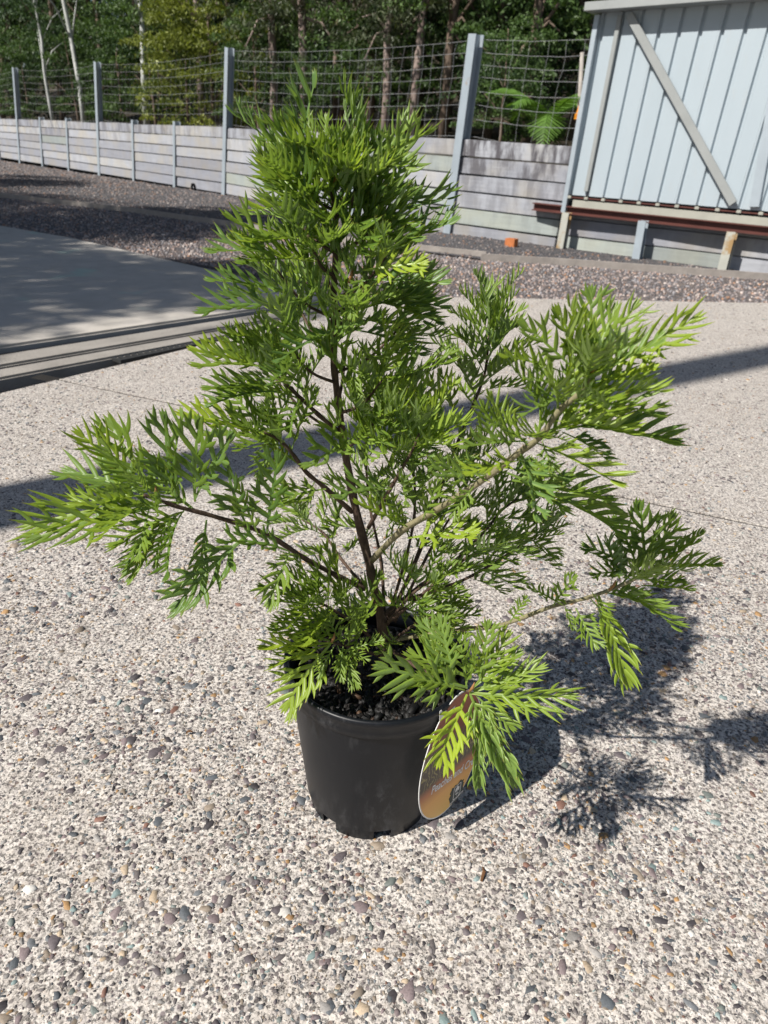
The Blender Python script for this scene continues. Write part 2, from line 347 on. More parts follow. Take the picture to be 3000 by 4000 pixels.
# gravel bed up to the wall, dust beyond the edging
EDL = [gnd(-700, 680), gnd(0, 762), gnd(500, 818), gnd(1000, 888), gnd(1420, 945), gnd(1900, 995)]; EDR = [gnd(1880, 1003), gnd(2170, 1020), gnd(2500, 1044), gnd(3000, 1080), gnd(3600, 1120)]
sheet('gravel_bed', clip([(-40, -5), (14, -5), (14, 40), (-40, 40)], T0, leftn(T0, T1)), -0.035, M['gravel'], kind='structure')
sheet('gravel_bed', clip([(-6, -4), (12, -4), (12, 11), (-6, 11)], endp, neg(endn)), -0.040, M['gravel'], kind='structure')
PA, PB, PC, PD = gnd(1753, 904), gnd(878, 756), gnd(392, 683), gnd(81, 636)
S1, S2, S3 = gnd(2192, 958), gnd(2490, 998), gnd(2825, 1041)
wd = (S3-S1).normalized(); PR = S3 + wd*4.5; PL = PD + (PD-PC).normalized()*14
EDP = [Vector((q.x, q.y, 0)) for q in EDL[:-1]+EDR]; WLP = [PL, PD, PC, PB, PB.lerp(PA, .5), PA, PA.lerp(S1, .6), S1.lerp(S3, .5), S3+wd*.6, PR]
def walk(pts, t):
    ln = [(b-a).length for a, b in zip(pts[:-1], pts[1:])]; d = t*sum(ln)
    for a, b, l in zip(pts[:-1], pts[1:], ln):
        if d <= l: return a.lerp(b, d/l)
        d -= l
    return pts[-1]
mb = MB(); NS_ = len(EDP)
mb.add([(q.x, q.y, -.022) for q in EDP]+[(q.x, q.y, -.022) for q in WLP], [(i, i+1, NS_+i+1, NS_+i) for i in range(NS_-1)]); mb.build('dust_path', M['dust'], kind='structure')
DUSTPOLY = EDP+WLP[::-1]

# ---- scattered stones
SP = np.array([(.07, .062, .065), (.13, .11, .115), (.17, .15, .145), (.105, .115, .125), (.20, .21, .22), (.21, .165, .165), (.27, .22, .17), (.17, .19, .175), (.40, .24, .11), (.34, .32, .30), (.22, .12, .09), (.66, .63, .58), (.24, .31, .30), (.48, .38, .27)])
SW = np.array([10, 13, 13, 9, 8, 12, 9, 6, 4, 7, 3, 2.6, 3, 6]); SW = SW/SW.sum()
def stones(cx, cy, rad, hz, zbase, pal, wts, rough=.55, flat=True):
    n = len(cx); k = 6
    ang = np.linspace(0, 2*np.pi, k, endpoint=False)[None] + RNG.uniform(-.28, .28, (n, k)) + RNG.uniform(0, 6.28, (n, 1))
    asp = RNG.uniform(.42, .95, (n, 1)); rot = RNG.uniform(0, 6.28, (n, 1))
    rr = rad[:, None]*RNG.uniform(1-rough, 1+rough*.5, (n, k)); ex = np.cos(ang)*rr; ey = np.sin(ang)*rr*asp
    ox = ex*np.cos(rot)-ey*np.sin(rot); oy = ex*np.sin(rot)+ey*np.cos(rot)
    V = np.zeros((n, 2*k+1, 3)); V[:, :k, 0] = cx[:, None]+ox; V[:, :k, 1] = cy[:, None]+oy; V[:, :k, 2] = zbase-.0008
    ins = RNG.uniform(.6, .95, (n, k)); V[:, k:2*k, 0] = cx[:, None]+ox*ins; V[:, k:2*k, 1] = cy[:, None]+oy*ins
    V[:, k:2*k, 2] = zbase + hz[:, None]*RNG.uniform(.6, 1.15, (n, k))
    V[:, 2*k, 0] = cx; V[:, 2*k, 1] = cy; V[:, 2*k, 2] = zbase+hz*RNG.uniform(.9, 1.15, n)
    base = (np.arange(n)*(2*k+1))[:, None, None]; j = np.arange(k); j1 = (j+1) % k
    t1 = np.stack([j, j1, k+j1], -1); t2 = np.stack([j, k+j1, k+j], -1); t3 = np.stack([k+j, k+j1, 0*j+2*k], -1)
    T = np.concatenate([t1, t2, t3])[None]+base
    ci = RNG.choice(len(pal), n, p=wts); cc = pal[ci]*RNG.uniform(.75, 1.3, (n, 1))
    return V.reshape(-1, 3), T.reshape(-1, 3), np.repeat(cc, 2*k+1, 0), cc
def inside(poly, x, y):
    s_ = np.ones(len(x), bool); n = len(poly)
    ar = sum(poly[i][0]*poly[(i+1) % n][1]-poly[(i+1) % n][0]*poly[i][1] for i in range(n)); sg = 1 if ar > 0 else -1
    for i in range(n):
        a, b = poly[i], poly[(i+1) % n]; s_ &= sg*((b[0]-a[0])*(y-a[1])-(b[1]-a[1])*(x-a[0])) > 0.004*math.hypot(b[0]-a[0], b[1]-a[1])
    return s_
def visible(x, y, m=120):
    d = np.stack([x-CAM[0], y-CAM[1], 0*x-CAM[2]], -1); z = d@CF; px = 1500+FPX*(d@CR)/z; py = 2000-FPX*(d@CU)/z
    return (z > .1) & (px > -m) & (px < 3000+m) & (py > 0) & (py < 4000+m), z
# pebbles set in the driveway: near ones dense, thinning with distance
xs, ys, rs = [], [], []
for (n, y0, y1, x0, x1, r0, r1) in ((32000, -.42, .75, -.9, 1.1, .0018, .0034), (19000, -.42, .75, -.9, 1.1, .0032, .0060), (2600, -.42, .75, -.9, 1.1, .0056, .0135), (22000, .75, 2.4, -1.9, 2.0, .0032, .0078), (9000, 2.4, 4.9, -2.2, 3.2, .005, .010)):
    x = RNG.uniform(x0, x1, n); y = RNG.uniform(y0, y1, n); u = RNG.uniform(0, 1, n)**1.7
    xs.append(x); ys.append(y); rs.append(r0+(r1-r0)*u)
xs, ys, rs = map(np.concatenate, (xs, ys, rs))
vis, zz = visible(xs, ys, 200)
# patches where the cement is worn away show more stone
patch = np.sin(xs*7.1+1.3*np.sin(ys*5.3))*np.sin(ys*6.3+1.7*np.sin(xs*4.1)); keep = vis & (RNG.uniform(-1.2, 1.0, len(xs)) < patch*1.1+.12*np.sin(xs*23+ys*17)+.18)
xs, ys, rs, zz = xs[keep], ys[keep], rs[keep], zz[keep]
inn, inf = inside(near, xs, ys), inside(far, xs, ys); ok = inn | inf
xs, ys, rs, zz, inn = xs[ok], ys[ok], rs[ok], zz[ok], inn[ok]
print('PEBBLES', len(xs)); hero = np.argsort(-rs/zz)[:300]; hm = np.zeros(len(xs), bool); hm[hero] = True
for sel, par in ((~hm & inn, DRIVE_N), (~hm & ~inn, DRIVE_F)):
    V, T, C, _ = stones(xs[sel], ys[sel], rs[sel], rs[sel]*RNG.uniform(.14, .38, sel.sum()), 0.0, SP, SW)
    link('pebbles', fast_mesh('pebbles', V, T, M['stone_attr'], C), par, kind='stuff')
pm = []
for i in range(16):
    V, T, C, _ = stones(np.zeros(1), np.zeros(1), np.ones(1), np.array([.2]), 0.0, SP, SW); pm.append(fast_mesh('pebble', V, T, M['stone_obj']))
for h in hero:
    o = link('pebble', random.choice(pm), DRIVE_N if inn[h] else DRIVE_F); s_ = rs[h]; o.location = (xs[h], ys[h], 0); o.scale = (s_, s_*random.uniform(.7, 1), s_*.8)
    o.rotation_euler.z = random.uniform(0, 6.28); o.color = (*(SP[RNG.choice(len(SP), p=SW)]*random.uniform(.8, 1.25)), 1)
# loose gravel
GP = np.array([(.18, .155, .15), (.30, .255, .245), (.40, .30, .26), (.52, .45, .41), (.26, .25, .26), (.38, .22, .14), (.14, .13, .135)]); GW = np.array([5, 6, 5, 3, 6, 2, 4]); GW = GW/GW.sum()
gx, gy, gr_ = RNG.uniform(-6, 4.5, 60000), RNG.uniform(3.4, 11.5, 60000), RNG.uniform(.007, .017, 60000)
vis, _ = visible(gx, gy, 60)
edge_n = leftn(GR0, GR1); beyond = ((gx-GR0[0])*edge_n[0]+(gy-GR0[1])*edge_n[1]) > .01
slab_in = inside(ls, gx, gy); eA = leftn(A0, A1); left_zone = ((gx-TR0[0])*leftn(TR0, TR1)[0]+(gy-TR0[1])*leftn(TR0, TR1)[1]) > 0
ey = np.interp(gx, [q[0] for q in EDL[:-1]+EDR], [q[1] for q in EDL[:-1]+EDR]); tn = leftn(T0, T1); behind = ((gx-T0[0])*tn[0]+(gy-T0[1])*tn[1]) > .02
ok = vis & beyond & ~slab_in & (gy < ey-.03) & ((gx > endp[0]) | behind) & (behind | ~left_zone | (gy > endp[1]))
V, T, C, _ = stones(gx[ok], gy[ok], gr_[ok], gr_[ok]*RNG.uniform(.5, 1.0, ok.sum()), -0.034, GP, GW)
link('loose_gravel', fast_mesh('loose_gravel', V, T, M['stone_attr'], C), label='loose brown and grey gravel between the driveway and the timber edging', category='gravel', kind='stuff') if False else tag(link('loose_gravel', fast_mesh('loose_gravel', V, T, M['stone_attr'], C)), 'loose brown and grey gravel between the driveway and the edging', 'gravel', None, 'stuff')
gx, gy, gr_ = RNG.uniform(-14, 5, 60000), RNG.uniform(6.0, 26, 60000), RNG.uniform(.007, .020, 60000); vis, _ = visible(gx, gy, 60)
def in_poly(P, x, y):
    r = np.zeros(len(x), bool); n = len(P)
    for i in range(n):
        a, b = P[i], P[(i+1) % n]; c = ((a.y > y) != (b.y > y)) & (x < (b.x-a.x)*(y-a.y)/(b.y-a.y+1e-12)+a.x); r ^= c
    return r
ok = vis & in_poly(DUSTPOLY, gx, gy)
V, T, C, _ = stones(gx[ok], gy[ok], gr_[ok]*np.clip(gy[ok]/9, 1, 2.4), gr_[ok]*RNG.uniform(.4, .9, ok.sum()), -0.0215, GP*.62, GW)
tag(link('path_gravel', fast_mesh('path_gravel', V, T, M['stone_attr'], C)), 'dark crushed gravel between the edging strip and the sleeper wall', 'gravel', None, 'stuff')
# edging boards
def edge_board(pts, label):
    mb = MB()
    for a, b in zip(pts[:-1], pts[1:]):
        t = (b-a).normalized(); s_ = Vector((-t.y, t.x, 0))*.016; h = Vector((0, 0, .03)); lo = Vector((0, 0, -.06))
        mb.hexa([a-s_+lo, b-s_+lo, b+s_+lo, a+s_+lo, a-s_+h, b-s_+h, b+s_+h, a+s_+h])
    return mb.build('edging_board', M['edging'], label=label, cat='edging', group='garden edging boards')
edge_board(EDL, 'long weathered timber edging strip across the shaded dark gravel'); edge_board(EDR, 'weathered timber edging strip in the gravel before the shed stumps')
# drain grate set in the trench
g0, g1 = gnd(470, 1402), gnd(1010, 1290); gd = (g1-g0).normalized(); gs = Vector((-gd.y, gd.x, 0))
gw = 0.115
gr = empty('drain_grate', g0, label='dark slotted iron grate covering part of the trench drain', cat='grate')
for o_ in (0.006, gw-.006):
    mb = MB(); mb.box((g0+g1)/2+gs*o_+Vector((0, 0, -.016)), gd*((g1-g0).length/2), gs*.006, Vector((0, 0, .010))); mb.build('side_rail', M['iron'], gr)
nb = int((g1-g0).length/.034); mb = MB(); mb.box((0, 0, 0), gd*.0095+gs*.004, gs*(gw/2-.013), Vector((0, 0, .008))); bme = mb.mesh('bar', M['iron'], bevel=.002)
for i in range(nb):
    o = link('bar', bme, gr); o.location = g0+gd*(.012+.034*i)+gs*gw/2+Vector((0, 0, -.017))

# ------------------------------------------------------------------ retaining wall, posts, wire
def wn(a, b): u = (b-a).normalized(); return Vector((-u.y, u.x, 0))
nAB, nBC, nCD, nSS = wn(PB, PA), wn(PC, PB), wn(PD, PC), wn(S1, S3)
nAS = wn(PA, S1)
def outn(n): return -n if n.dot(Vector((0, -1, 0))) < 0 else n
FACE = outn(nAB)
class Post: pass
POSTS = []
def post(base, top, boards, tall, n): q = Post(); q.b = Vector(base); q.t = Vector(top); q.h = boards; q.tall = tall; q.n = outn(n); POSTS.append(q); return q
def lerp_post(a, b, t):
    base = a.b.lerp(b.b, t); lean = ((a.t-a.b)/a.t.z).lerp((b.t-b.b)/b.t.z, t); h = a.h+(b.h-a.h)*t+.05
    return post(base, base+lean*h, h-.05, False, (a.n+b.n))
pD = post(PD, hit(55, 265, PD, nCD), 1.22, True, nCD); POSTS.clear()
pC = post(PC, hit(376, 242, PC, nBC), 1.19, True, nBC); pB = post(PB, hit(892, 186, PB, nAB), 1.15, True, nAB); pA = post(PA, hit(1855, 133, PA, nAB), 1.07, True, nAB)
POSTS.clear()
lean0 = (pA.t-pA.b)/pA.t.z
row = []
pL2 = Post(); pL2.b = PD+(PD-PC); pL2.t = pL2.b+(pD.t-pD.b); pL2.h = 1.24; pL2.tall = True; pL2.n = pD.n
pL3 = Post(); pL3.b = PD+(PD-PC)*2; pL3.t = pL3.b+(pD.t-pD.b); pL3.h = 1.25; pL3.tall = True; pL3.n = pD.n
pE = Post(); pE.b = S1+Vector((-.02, .14, 0)); pE.t = pE.b+lean0*1.06; pE.h = 1.04; pE.tall = False; pE.n = outn(nSS)
seq = [pL3, pL2, pD, pC, pB, pA]
for a, b in zip(seq[:-1], seq[1:]):
    row += [a, lerp_post(a, b, 1/3), lerp_post(a, b, 2/3)]
row += [pA, pE]
wall = empty('retaining_wall', PB, label='low retaining wall of whitewashed weathered timber sleepers between steel posts', cat='wall')
COURSE = .192
def sleeper(a, b, z0a, z1a, z0b, z1b, n, stain, th=.05):
    la, lb = (a.t-a.b)/a.t.z, (b.t-b.b)/b.t.z; j = random.uniform(-.012, .012); sg = random.uniform(-.008, .008)
    u = (b.b-a.b).normalized(); q = []
    pa0, pa1, pb0, pb1 = a.b+la*z0a+u*.02, a.b+la*z1a+u*.02, b.b+lb*z0b-u*.02, b.b+lb*z1b-u*.02
    f = n*(.012+j); k = n*-th; mb = MB()
    mb.hexa([pa0+f+n*sg, pb0+f-n*sg, pb0+k, pa0+k, pa1+f+n*sg, pb1+f-n*sg, pb1+k, pa1+k])
    o = mb.build('sleeper', M['sleeper'], wall, bevel=.006); o.color = (stain, random.uniform(.1, .8), 0, 1); return o
for a, b in zip(row[:-1], row[1:]):
    n = ((a.n+b.n)/2).normalized(); nc = 6; top = min(a.h, b.h)
    for c_ in range(nc):
        za = max(-.05, a.h-COURSE*(c_+1)); zb = max(-.05, b.h-COURSE*(c_+1)); za1 = a.h-COURSE*c_-random.uniform(.008, .02); zb1 = b.h-COURSE*c_-random.uniform(.008, .02)
        if za1 < .02: break
        if c_ == 0: za1 += random.uniform(-.02, .012); zb1 += random.uniform(-.02, .012)
        st = {0: random.uniform(.25, .7), 1: random.uniform(.05, .35)}.get(c_, random.uniform(0, .16))
        if a is pA: st = [1.0, .85, .45, .35, .2, .2][c_]
        sleeper(a, b, za, za1, zb, zb1, n, st)
# wall under the shed
class PX: pass
def fake(base): q = PX(); q.b = Vector(base); q.t = q.b+Vector((0, 0, 1)); q.h = .5; return q
back = -outn(nSS)*.10
us = [fake(S1+back), fake(S2+back), fake(S3+back), fake(S3+back+wd*.95), fake(S3+back+wd*1.95)]
for a, b in zip(us[:-1], us[1:]):
    for (z0, z1) in ((-.05, .10), (.108, .285), (.293, .47)): sleeper(a, b, z0, z1, z0, z1, outn(nSS), random.uniform(.1, .35))
# wall posts, tall ones carry the wire fence
def ibeam(mb, a, b, n, w_=.11, d_=.11, t_=.010):
    ax = (b-a).normalized(); n = (n-ax*n.dot(ax)).normalized(); s_ = ax.cross(n)
    mb.box((a+b)/2+n*.035, s_*w_/2, n*t_/2, (b-a)/2); mb.box((a+b)/2+n*(.035-d_), s_*w_/2, n*t_/2, (b-a)/2)
    mb.box((a+b)/2+n*(.035-d_/2), s_*t_/2, n*(d_/2-t_/2-.001), (b-a)/2)
TALL = []
for q in row[:-1]:
    mb = MB(); lo = q.b-(q.t-q.b).normalized()*.1; ibeam(mb, lo, q.t, q.n, .13 if q.tall else .10, .12)
    if q.tall:
        TALL.append(q)
        mb.build('fence_post', M['galv'], wall)
    else: mb.build('wall_post', M['galv'], wall)
fence = empty('wire_fence', PB+Vector((0, 0, 1.2)), label='sagging ringlock wire mesh fence strung along the top of the retaining wall', cat='fence')
pF = Post(); dAB = (PA-PB).normalized(); pF.b = pE.b+dAB*.9+Vector((.35, .25, 0)); pF.t = pF.b+lean0*2.16; pF.h = 1.05; pF.n = pA.n; pF.tall = True
NW = 8
for a, b in zip(TALL, TALL[1:]+[pF]):
    hs = []
    for i in range(NW):
        t = i/(NW-1); t = t**.85
        pa = (a.b+(a.t-a.b)*((a.h+.03)/a.t.z)).lerp(a.t-Vector((0, 0, .04)), t)-a.n*.09; pb = (b.b+(b.t-b.b)*((b.h+.03)/b.t.z)).lerp(b.t-Vector((0, 0, .04)), t)-b.n*.09
        sag = .05+.03*random.random()
        pts = [pa.lerp(pb, k/12)+Vector((0, 0, -sag*4*(k/12)*(1-k/12)+random.uniform(-.006, .006))) for k in range(13)]; hs.append(pts)
        mb = MB(); mb.tube(pts, .0021, 4, False); mb.build('strand', M['wire'], fence)
    n_v = max(4, int((pb-pa).length/.20)); mb = MB()
    for k in range(1, n_v):
        t = k/n_v; col = []
        for h in hs:
            i = min(11, int(t*12)); fr = t*12-i; col.append(h[i].lerp(h[i+1], fr)+Vector((random.uniform(-.015, .015), 0, 0)))
        mb.tube(col, .0014, 4, False)
    mb.build('stay_wires', M['wire'], fence, kind='stuff')
# drain pipe end at the wall foot, orange brick
pp = hit(768, 733, PB+FACE*.03, FACE); mb = MB(); r_ = .085
ring = lambda c, r, n=16: [c+(Vector((-FACE.y, FACE.x, 0))*math.cos(2*math.pi*i/n)+Vector((0, 0, 1))*math.sin(2*math.pi*i/n))*r for i in range(n)]
c0, c1, c2 = ring(pp-FACE*.08, r_), ring(pp+FACE*.09, r_), ring(pp+FACE*.09, r_*.8); c3 = ring(pp-FACE*.02, r_*.8); n_ = 16
fs = [(k*n_+i, k*n_+(i+1) % n_, (k+1)*n_+(i+1) % n_, (k+1)*n_+i) for k in range(3) for i in range(n_)]+[tuple(3*n_+i for i in range(n_))]
mb.add(c0+c1+c2+c3, fs); mb.build('drain_pipe', M['black_matte'], label='short black plastic drain pipe end at the foot of the sleeper wall', cat='pipe')
bp = gnd(1997, 955); mb = MB(); a_ = Vector((.82, -.57, 0)); b_ = Vector((.57, .82, 0)); mb.box(bp+Vector((0, 0, .02)), a_*.06, b_*.05, Vector((0, 0, .045)))
mb.box(bp+Vector((0, 0, .066)), a_*.035, b_*.02, Vector((0, 0, .003))); mb.build('brick', M['brick_clay'], bevel=.004, label='broken orange clay brick lying by the sleeper wall', cat='brick')

# ------------------------------------------------------------------ shed on stumps
SF = outn(nSS); SH0 = S1+SF*.03
def sh(u_, z, o=0.0): return Vector((SH0.x, SH0.y, 0))+wd*u_+Vector((0, 0, z))+SF*o
def shp(x, y, o=0.0): return hit(x, y, SH0+SF*o, SF)
shed = empty('metal_shed', sh(1.2, 0), label='pale blue corrugated metal shed raised on a rusty red steel beam', cat='shed')
ZB, ZT, UL, UR = .575, 2.225, 0.0, 4.6
PITCHW = .205; prof = []
u0 = UL
k = 0; sheets = []
lean_u = .040                                  # wall rakes slightly as in the photograph
while u0 < UR:
    mb = MB(); us_ = []
    for r in range(3):
        b0 = u0+r*PITCHW
        us_ += [(b0, 0), (b0+.018, 0), (b0+.030, -.030), (b0+.048, -.030), (b0+.060, 0)]
    us_.append((u0+3*PITCHW-.0004, 0)); us_[0] = (u0+.0004, 0)
    vs = [sh(a+lean_u*0, ZB-.03, d) for a, d in us_]+[sh(a+lean_u*2.0, ZT+.05, d) for a, d in us_]
    m_ = len(us_); mb.add(vs, [(i, i+1, m_+i+1, m_+i) for i in range(m_-1)]); mb.build('cladding_sheet', M['clad'], shed)
    u0 += 3*PITCHW
def member(p0, p1, w_, d_, o, mat, name, side=None):
    mb = MB(); mb.bar(p0+SF*o, p1+SF*o, side or SF.cross((p1-p0).normalized()), w_/2, d_/2); return mb.build(name, M[mat], shed, bevel=.003)
member(sh(.0, ZB-.22), sh(.055, ZT), .055, .05, .028, 'galv', 'corner_post')
member(shp(2293, 748), shp(2427, 62), .045, .035, .020, 'trim', 'stud')
member(shp(2468, 62), shp(2872, 796), .075, .03, .055, 'trim', 'diagonal_brace')
member(shp(2952, 800)+Vector((0, 0, -.02)), shp(3085, 60), .09, .04, .023, 'galv', 'stud')
member(sh(3.0, ZB), sh(3.08, ZT), .09, .04, .023, 'galv', 'stud')
member(sh(-.03, ZT+.055), sh(UR, ZT+.04), .075, .22, .075, 'trim', 'eave_capping', Vector((0, 0, 1)))
member(sh(.10, ZB-.115), sh(UR, ZB-.13), .075, .03, .03, 'cream', 'bottom_rail', Vector((0, 0, 1)))
member(sh(-.01, ZB-.055), sh(UR, ZB-.06), .012, .07, .008, 'red_beam', 'flashing', Vector((0, 0, 1)))
nbk = 0
for i in range(18):                            # rib ends over the rail
    q = sh(.055+i*PITCHW, ZB-.052, .048); mb = MB(); mb.box(q, wd*.022, SF*.010, Vector((0, 0, .015))); mb.build('rib_closure', M['cream'], shed, bevel=.004)
beam0, beam1 = shp(2086, 806), shp(3000, 902); ub = (beam1-beam0).normalized(); beam1 = beam0+ub*5.2
mb = MB(); up = Vector((0, 0, 1)); mb.bar(beam0+up*.036, beam1+up*.036, SF, .05, .005); mb.bar(beam0-up*.036, beam1-up*.036, SF, .05, .005); mb.bar(beam0, beam1, SF, .005, .030)
mb.build('floor_beam', M['red_beam'], shed)
for (bx, by, tx, ty, mt) in ((2192, 962, 2216, 830, 'galv_rust'), (2490, 1002, 2514, 862, 'galv'), (2825, 1046, 2862, 905, 'galv_rust')):
    b_ = gnd(bx, by); t_ = hit(tx, ty, b_, SF); mb = MB(); ibeam(mb, b_-up*.08, t_, SF, .085, .075, .008); mb.build('stump', M[mt], shed)
# rest of the shed body: side wall, roof, rear
mb = MB(); dp = -SF*2.6
mb.add([sh(-.02, ZB-.1), sh(-.02, ZB-.1)+dp, sh(.05, ZT+.25)+dp, sh(.05, ZT)], [(0, 1, 2, 3)]); mb.build('side_wall', M['clad'], shed)
mb = MB(); mb.hexa([sh(-.06, ZT+.07, .05), sh(UR, ZT+.06, .05), sh(UR, ZT+.33)+dp, sh(-.06, ZT+.33)+dp, sh(-.06, ZT+.10, .05), sh(UR, ZT+.09, .05), sh(UR, ZT+.36)+dp, sh(-.06, ZT+.36)+dp]); mb.build('roof', M['clad'], shed)
# grey stake and orange bracket beside the shed
stk = hit(2262, 520, PA-FACE*1.2+dAB*2.0, FACE); mb = MB(); st0 = Vector((stk.x, stk.y, .95)); st1 = hit(2274, 205, stk, FACE)
mb.tube([st0, st0.lerp(st1, .5)+Vector((.006, 0, 0)), st1], [.028, .027, .024], 8); mb.build('stake', M['grey_timber'], smooth=True, label='weathered grey timber stake behind the wire beside the shed', cat='stake')
mb = MB(); o0 = hit(2290, 350, stk+FACE*.05, FACE); o1 = hit(2252, 465, stk+FACE*.05, FACE); mb.bar(o0, o1, FACE, .012, .028); mb.bar(hit(2246, 455, stk+FACE*.05, FACE), hit(2270, 458, stk+FACE*.05, FACE), FACE, .012, .03)
mb.build('orange_marker', M['orange_paint'], bevel=.003, label='bright orange painted metal marker leaning on the grey stake', cat='marker')

# ------------------------------------------------------------------ hillside behind the wall
WL = [PR+wd*16, PR, S3, S1, PA, PB, PC, PD, PD+(PD-PC).normalized()*90]
gv, gf = [], []; ts = [.06, 1.5, 4, 8, 13, 20, 30, 45, 70]; zt = [1.0, 1.05, 1.15, 1.5, 2.6, 5.0, 9.5, 16, 26]
for i, q in enumerate(WL):
    bdir = Vector((.787, .617, 0)) if i > 2 else Vector((.7, .714, 0))
    for t, z in zip(ts, zt):
        s_ = 0.0; gv.append(tuple(Vector((q.x, q.y, 0))+bdir*t+Vector((0, 0, z+(0 if t < 1 else random.uniform(-.1, .1)*min(t, 8)*.5)))))
nT = len(ts)
for i in range(len(WL)-1):
    for j in range(nT-1): gf.append((i*nT+j, i*nT+j+1, (i+1)*nT+j+1, (i+1)*nT+j))
mb = MB(); mb.add(gv, gf); mb.build('hillside', M['soil'], smooth=True, kind='structure')
def hill_z(t): return float(np.interp(t, ts, zt))

# ------------------------------------------------------------------ trees
def leaf_cloud(blobs, n, size, mat, name, droop=.4, aspect=.42, per=170, pad=.42):
    """blobs: list of (centre, radii); small leaf faces through each blob's volume, denser towards the skin"""
    B = np.array([b[0] for b in blobs]); Rr = np.array([b[1] for b in blobs]); vol = Rr.prod(1)**.75; pick = RNG.choice(len(B), n, p=vol/vol.sum())
    d = RNG.normal(size=(n, 3)); d /= np.linalg.norm(d, axis=1, keepdims=True); rr = RNG.uniform(.10, 1.08, (n, 1))**.5
    # clumps
    P = B[pick]+d*rr*Rr[pick]; nc = max(5, n//per); ci = RNG.integers(0, n, nc); ni = RNG.integers(0, nc, n); cl = RNG.normal(0, .22, nc); cs = RNG.uniform(.6, 1.3, (nc, 1))
    g = RNG.normal(size=(n, 3)); g /= np.linalg.norm(g, axis=1, keepdims=True); g *= RNG.uniform(.2, 1.0, (n, 1))**.45; g[:, 2] = np.abs(g[:, 2])*1.2-.45
    inc = RNG.uniform(size=n) < .93; P = np.where(inc[:, None], P[ci][ni]+g*cs[ni]*np.array([1, 1, .55])*pad, P)
    a = RNG.normal(size=(n, 3)); a[:, 2] -= droop*1.2; a /= np.linalg.norm(a, axis=1, keepdims=True)
    b = np.cross(a, RNG.normal(size=(n, 3))+np.array([0, 0, .6])); b /= np.linalg.norm(b, axis=1, keepdims=True)
    L = size*RNG.uniform(.6, 1.35, (n, 1)); W = L*aspect
    V = np.stack([P-a*L*.5, P+b*W*.5+np.cross(a, b)*W*.12, P+a*L*.5, P-b*W*.5+np.cross(a, b)*W*.12], 1)
    F_ = np.arange(n*4).reshape(n, 4); c = np.clip(RNG.normal(.45, .2, n)+np.where(inc, cl[ni], -.1), 0, 1); c = np.repeat(c, 4)[:, None]*np.ones((1, 3))
    return fast_mesh(name, V.reshape(-1, 3), F_, mat, c)
def crown_blobs(h0, h1, rad, n, seed):
    r = random.Random(seed); out = []
    for i in range(n):
        z = h0+(h1-h0)*((i+.5)/n); prof_ = math.sin(math.pi*min(.95, max(.12, (z-h0)/(h1-h0)*.85+.12)))**.6
        a = i*2.4+r.uniform(-.5, .5); q = rad*prof_*r.uniform(.3, .85); s_ = rad*r.uniform(.32, .55)
        out.append(((math.cos(a)*q, math.sin(a)*q, z), (s_, s_, s_*r.uniform(.55, .9))))
    return out
def trunk_mesh(h, r0, mat, lean, limbs, seed, blobs):
    r = random.Random(seed); mb = MB(); pts = []
    for i in range(9):
        t = i/8; pts.append((lean[0]*t*h+r.uniform(-1, 1)*.05*h*.12*(t > 0), lean[1]*t*h+r.uniform(-1, 1)*.05*h*.12*(t > 0), h*t-.15*(i == 0)))
    mb.tube(pts, [r0*(1.15-.85*i/8) for i in range(9)], 9)
    for k in range(min(limbs, len(blobs))):
        c = Vector(blobs[k*len(blobs)//max(1, limbs)][0]); i = min(7, max(2, int(c.z/h*8)-1)); a = Vector(pts[i]); m_ = a.lerp(c, .5)+Vector((0, 0, .12*h*.2))
        rr = r0*(1.1-.85*i/8)*.5; mb.tube([a, m_, c], [rr, rr*.7, rr*.3], 6)
    return mb.mesh('trunk', mat, True)
KINDS = {}
def kind(key, leafm, bark, h0, h1, rad, nb, nl, size, r0, seed, droop=.5, aspect=.4):
    nl = int(nl*1.25); size *= .74; pad = .30 if h1 < 3 else .46; bl = crown_blobs(h0, h1, rad, nb, seed); KINDS[key] = (trunk_mesh(h1*.93, r0, M[bark], (random.uniform(-.05, .05), random.uniform(-.05, .05)), 8, seed, bl), leaf_cloud(bl, nl, size, M[leafm], 'crown', droop, aspect, 150, pad))
kind('broad', 'tl_green', 'bark_brown', .9, 8.5, 2.1, 24, 15000, .13, .10, 1)
kind('blue', 'tl_blue', 'bark_brown', .5, 8.0, 1.9, 22, 14000, .14, .09, 2, .9, .3)
kind('gum', 'tl_grey', 'bark_pink', 1.3, 9.0, 2.0, 18, 11000, .13, .085, 3, .9, .26)
kind('open', 'tl_green', 'bark_brown', 1.0, 8.6, 2.3, 20, 12000, .14, .09, 4)
kind('shrub', 'tl_green', 'bark_brown', .25, 2.6, 1.25, 12, 7000, .10, .035, 5)
kind('wattle', 'tl_olive', 'bark_brown', .2, 2.5, 1.5, 12, 9000, .10, .035, 6, .2)
kind('white', 'tl_blue', 'bark_white', 3.4, 10.5, 1.8, 14, 7000, .13, .075, 8, .8, .3)
kind('shade', 'tl_green', 'bark_brown', 5.2, 8.8, 1.75, 22, 18500, .16, .10, 9)
def tree(key, loc, sc, rz, name, label, cat, group=None):
    e = empty(name, loc, label=label, cat=cat, group=group); e.scale = (sc, sc, sc*random.uniform(.92, 1.1)); e.rotation_euler.z = rz
    for nm, me in zip(('trunk', 'crown'), KINDS[key]):
        o = bpy.data.objects.new(nm, me); COL.objects.link(o); o.parent = e
    return e
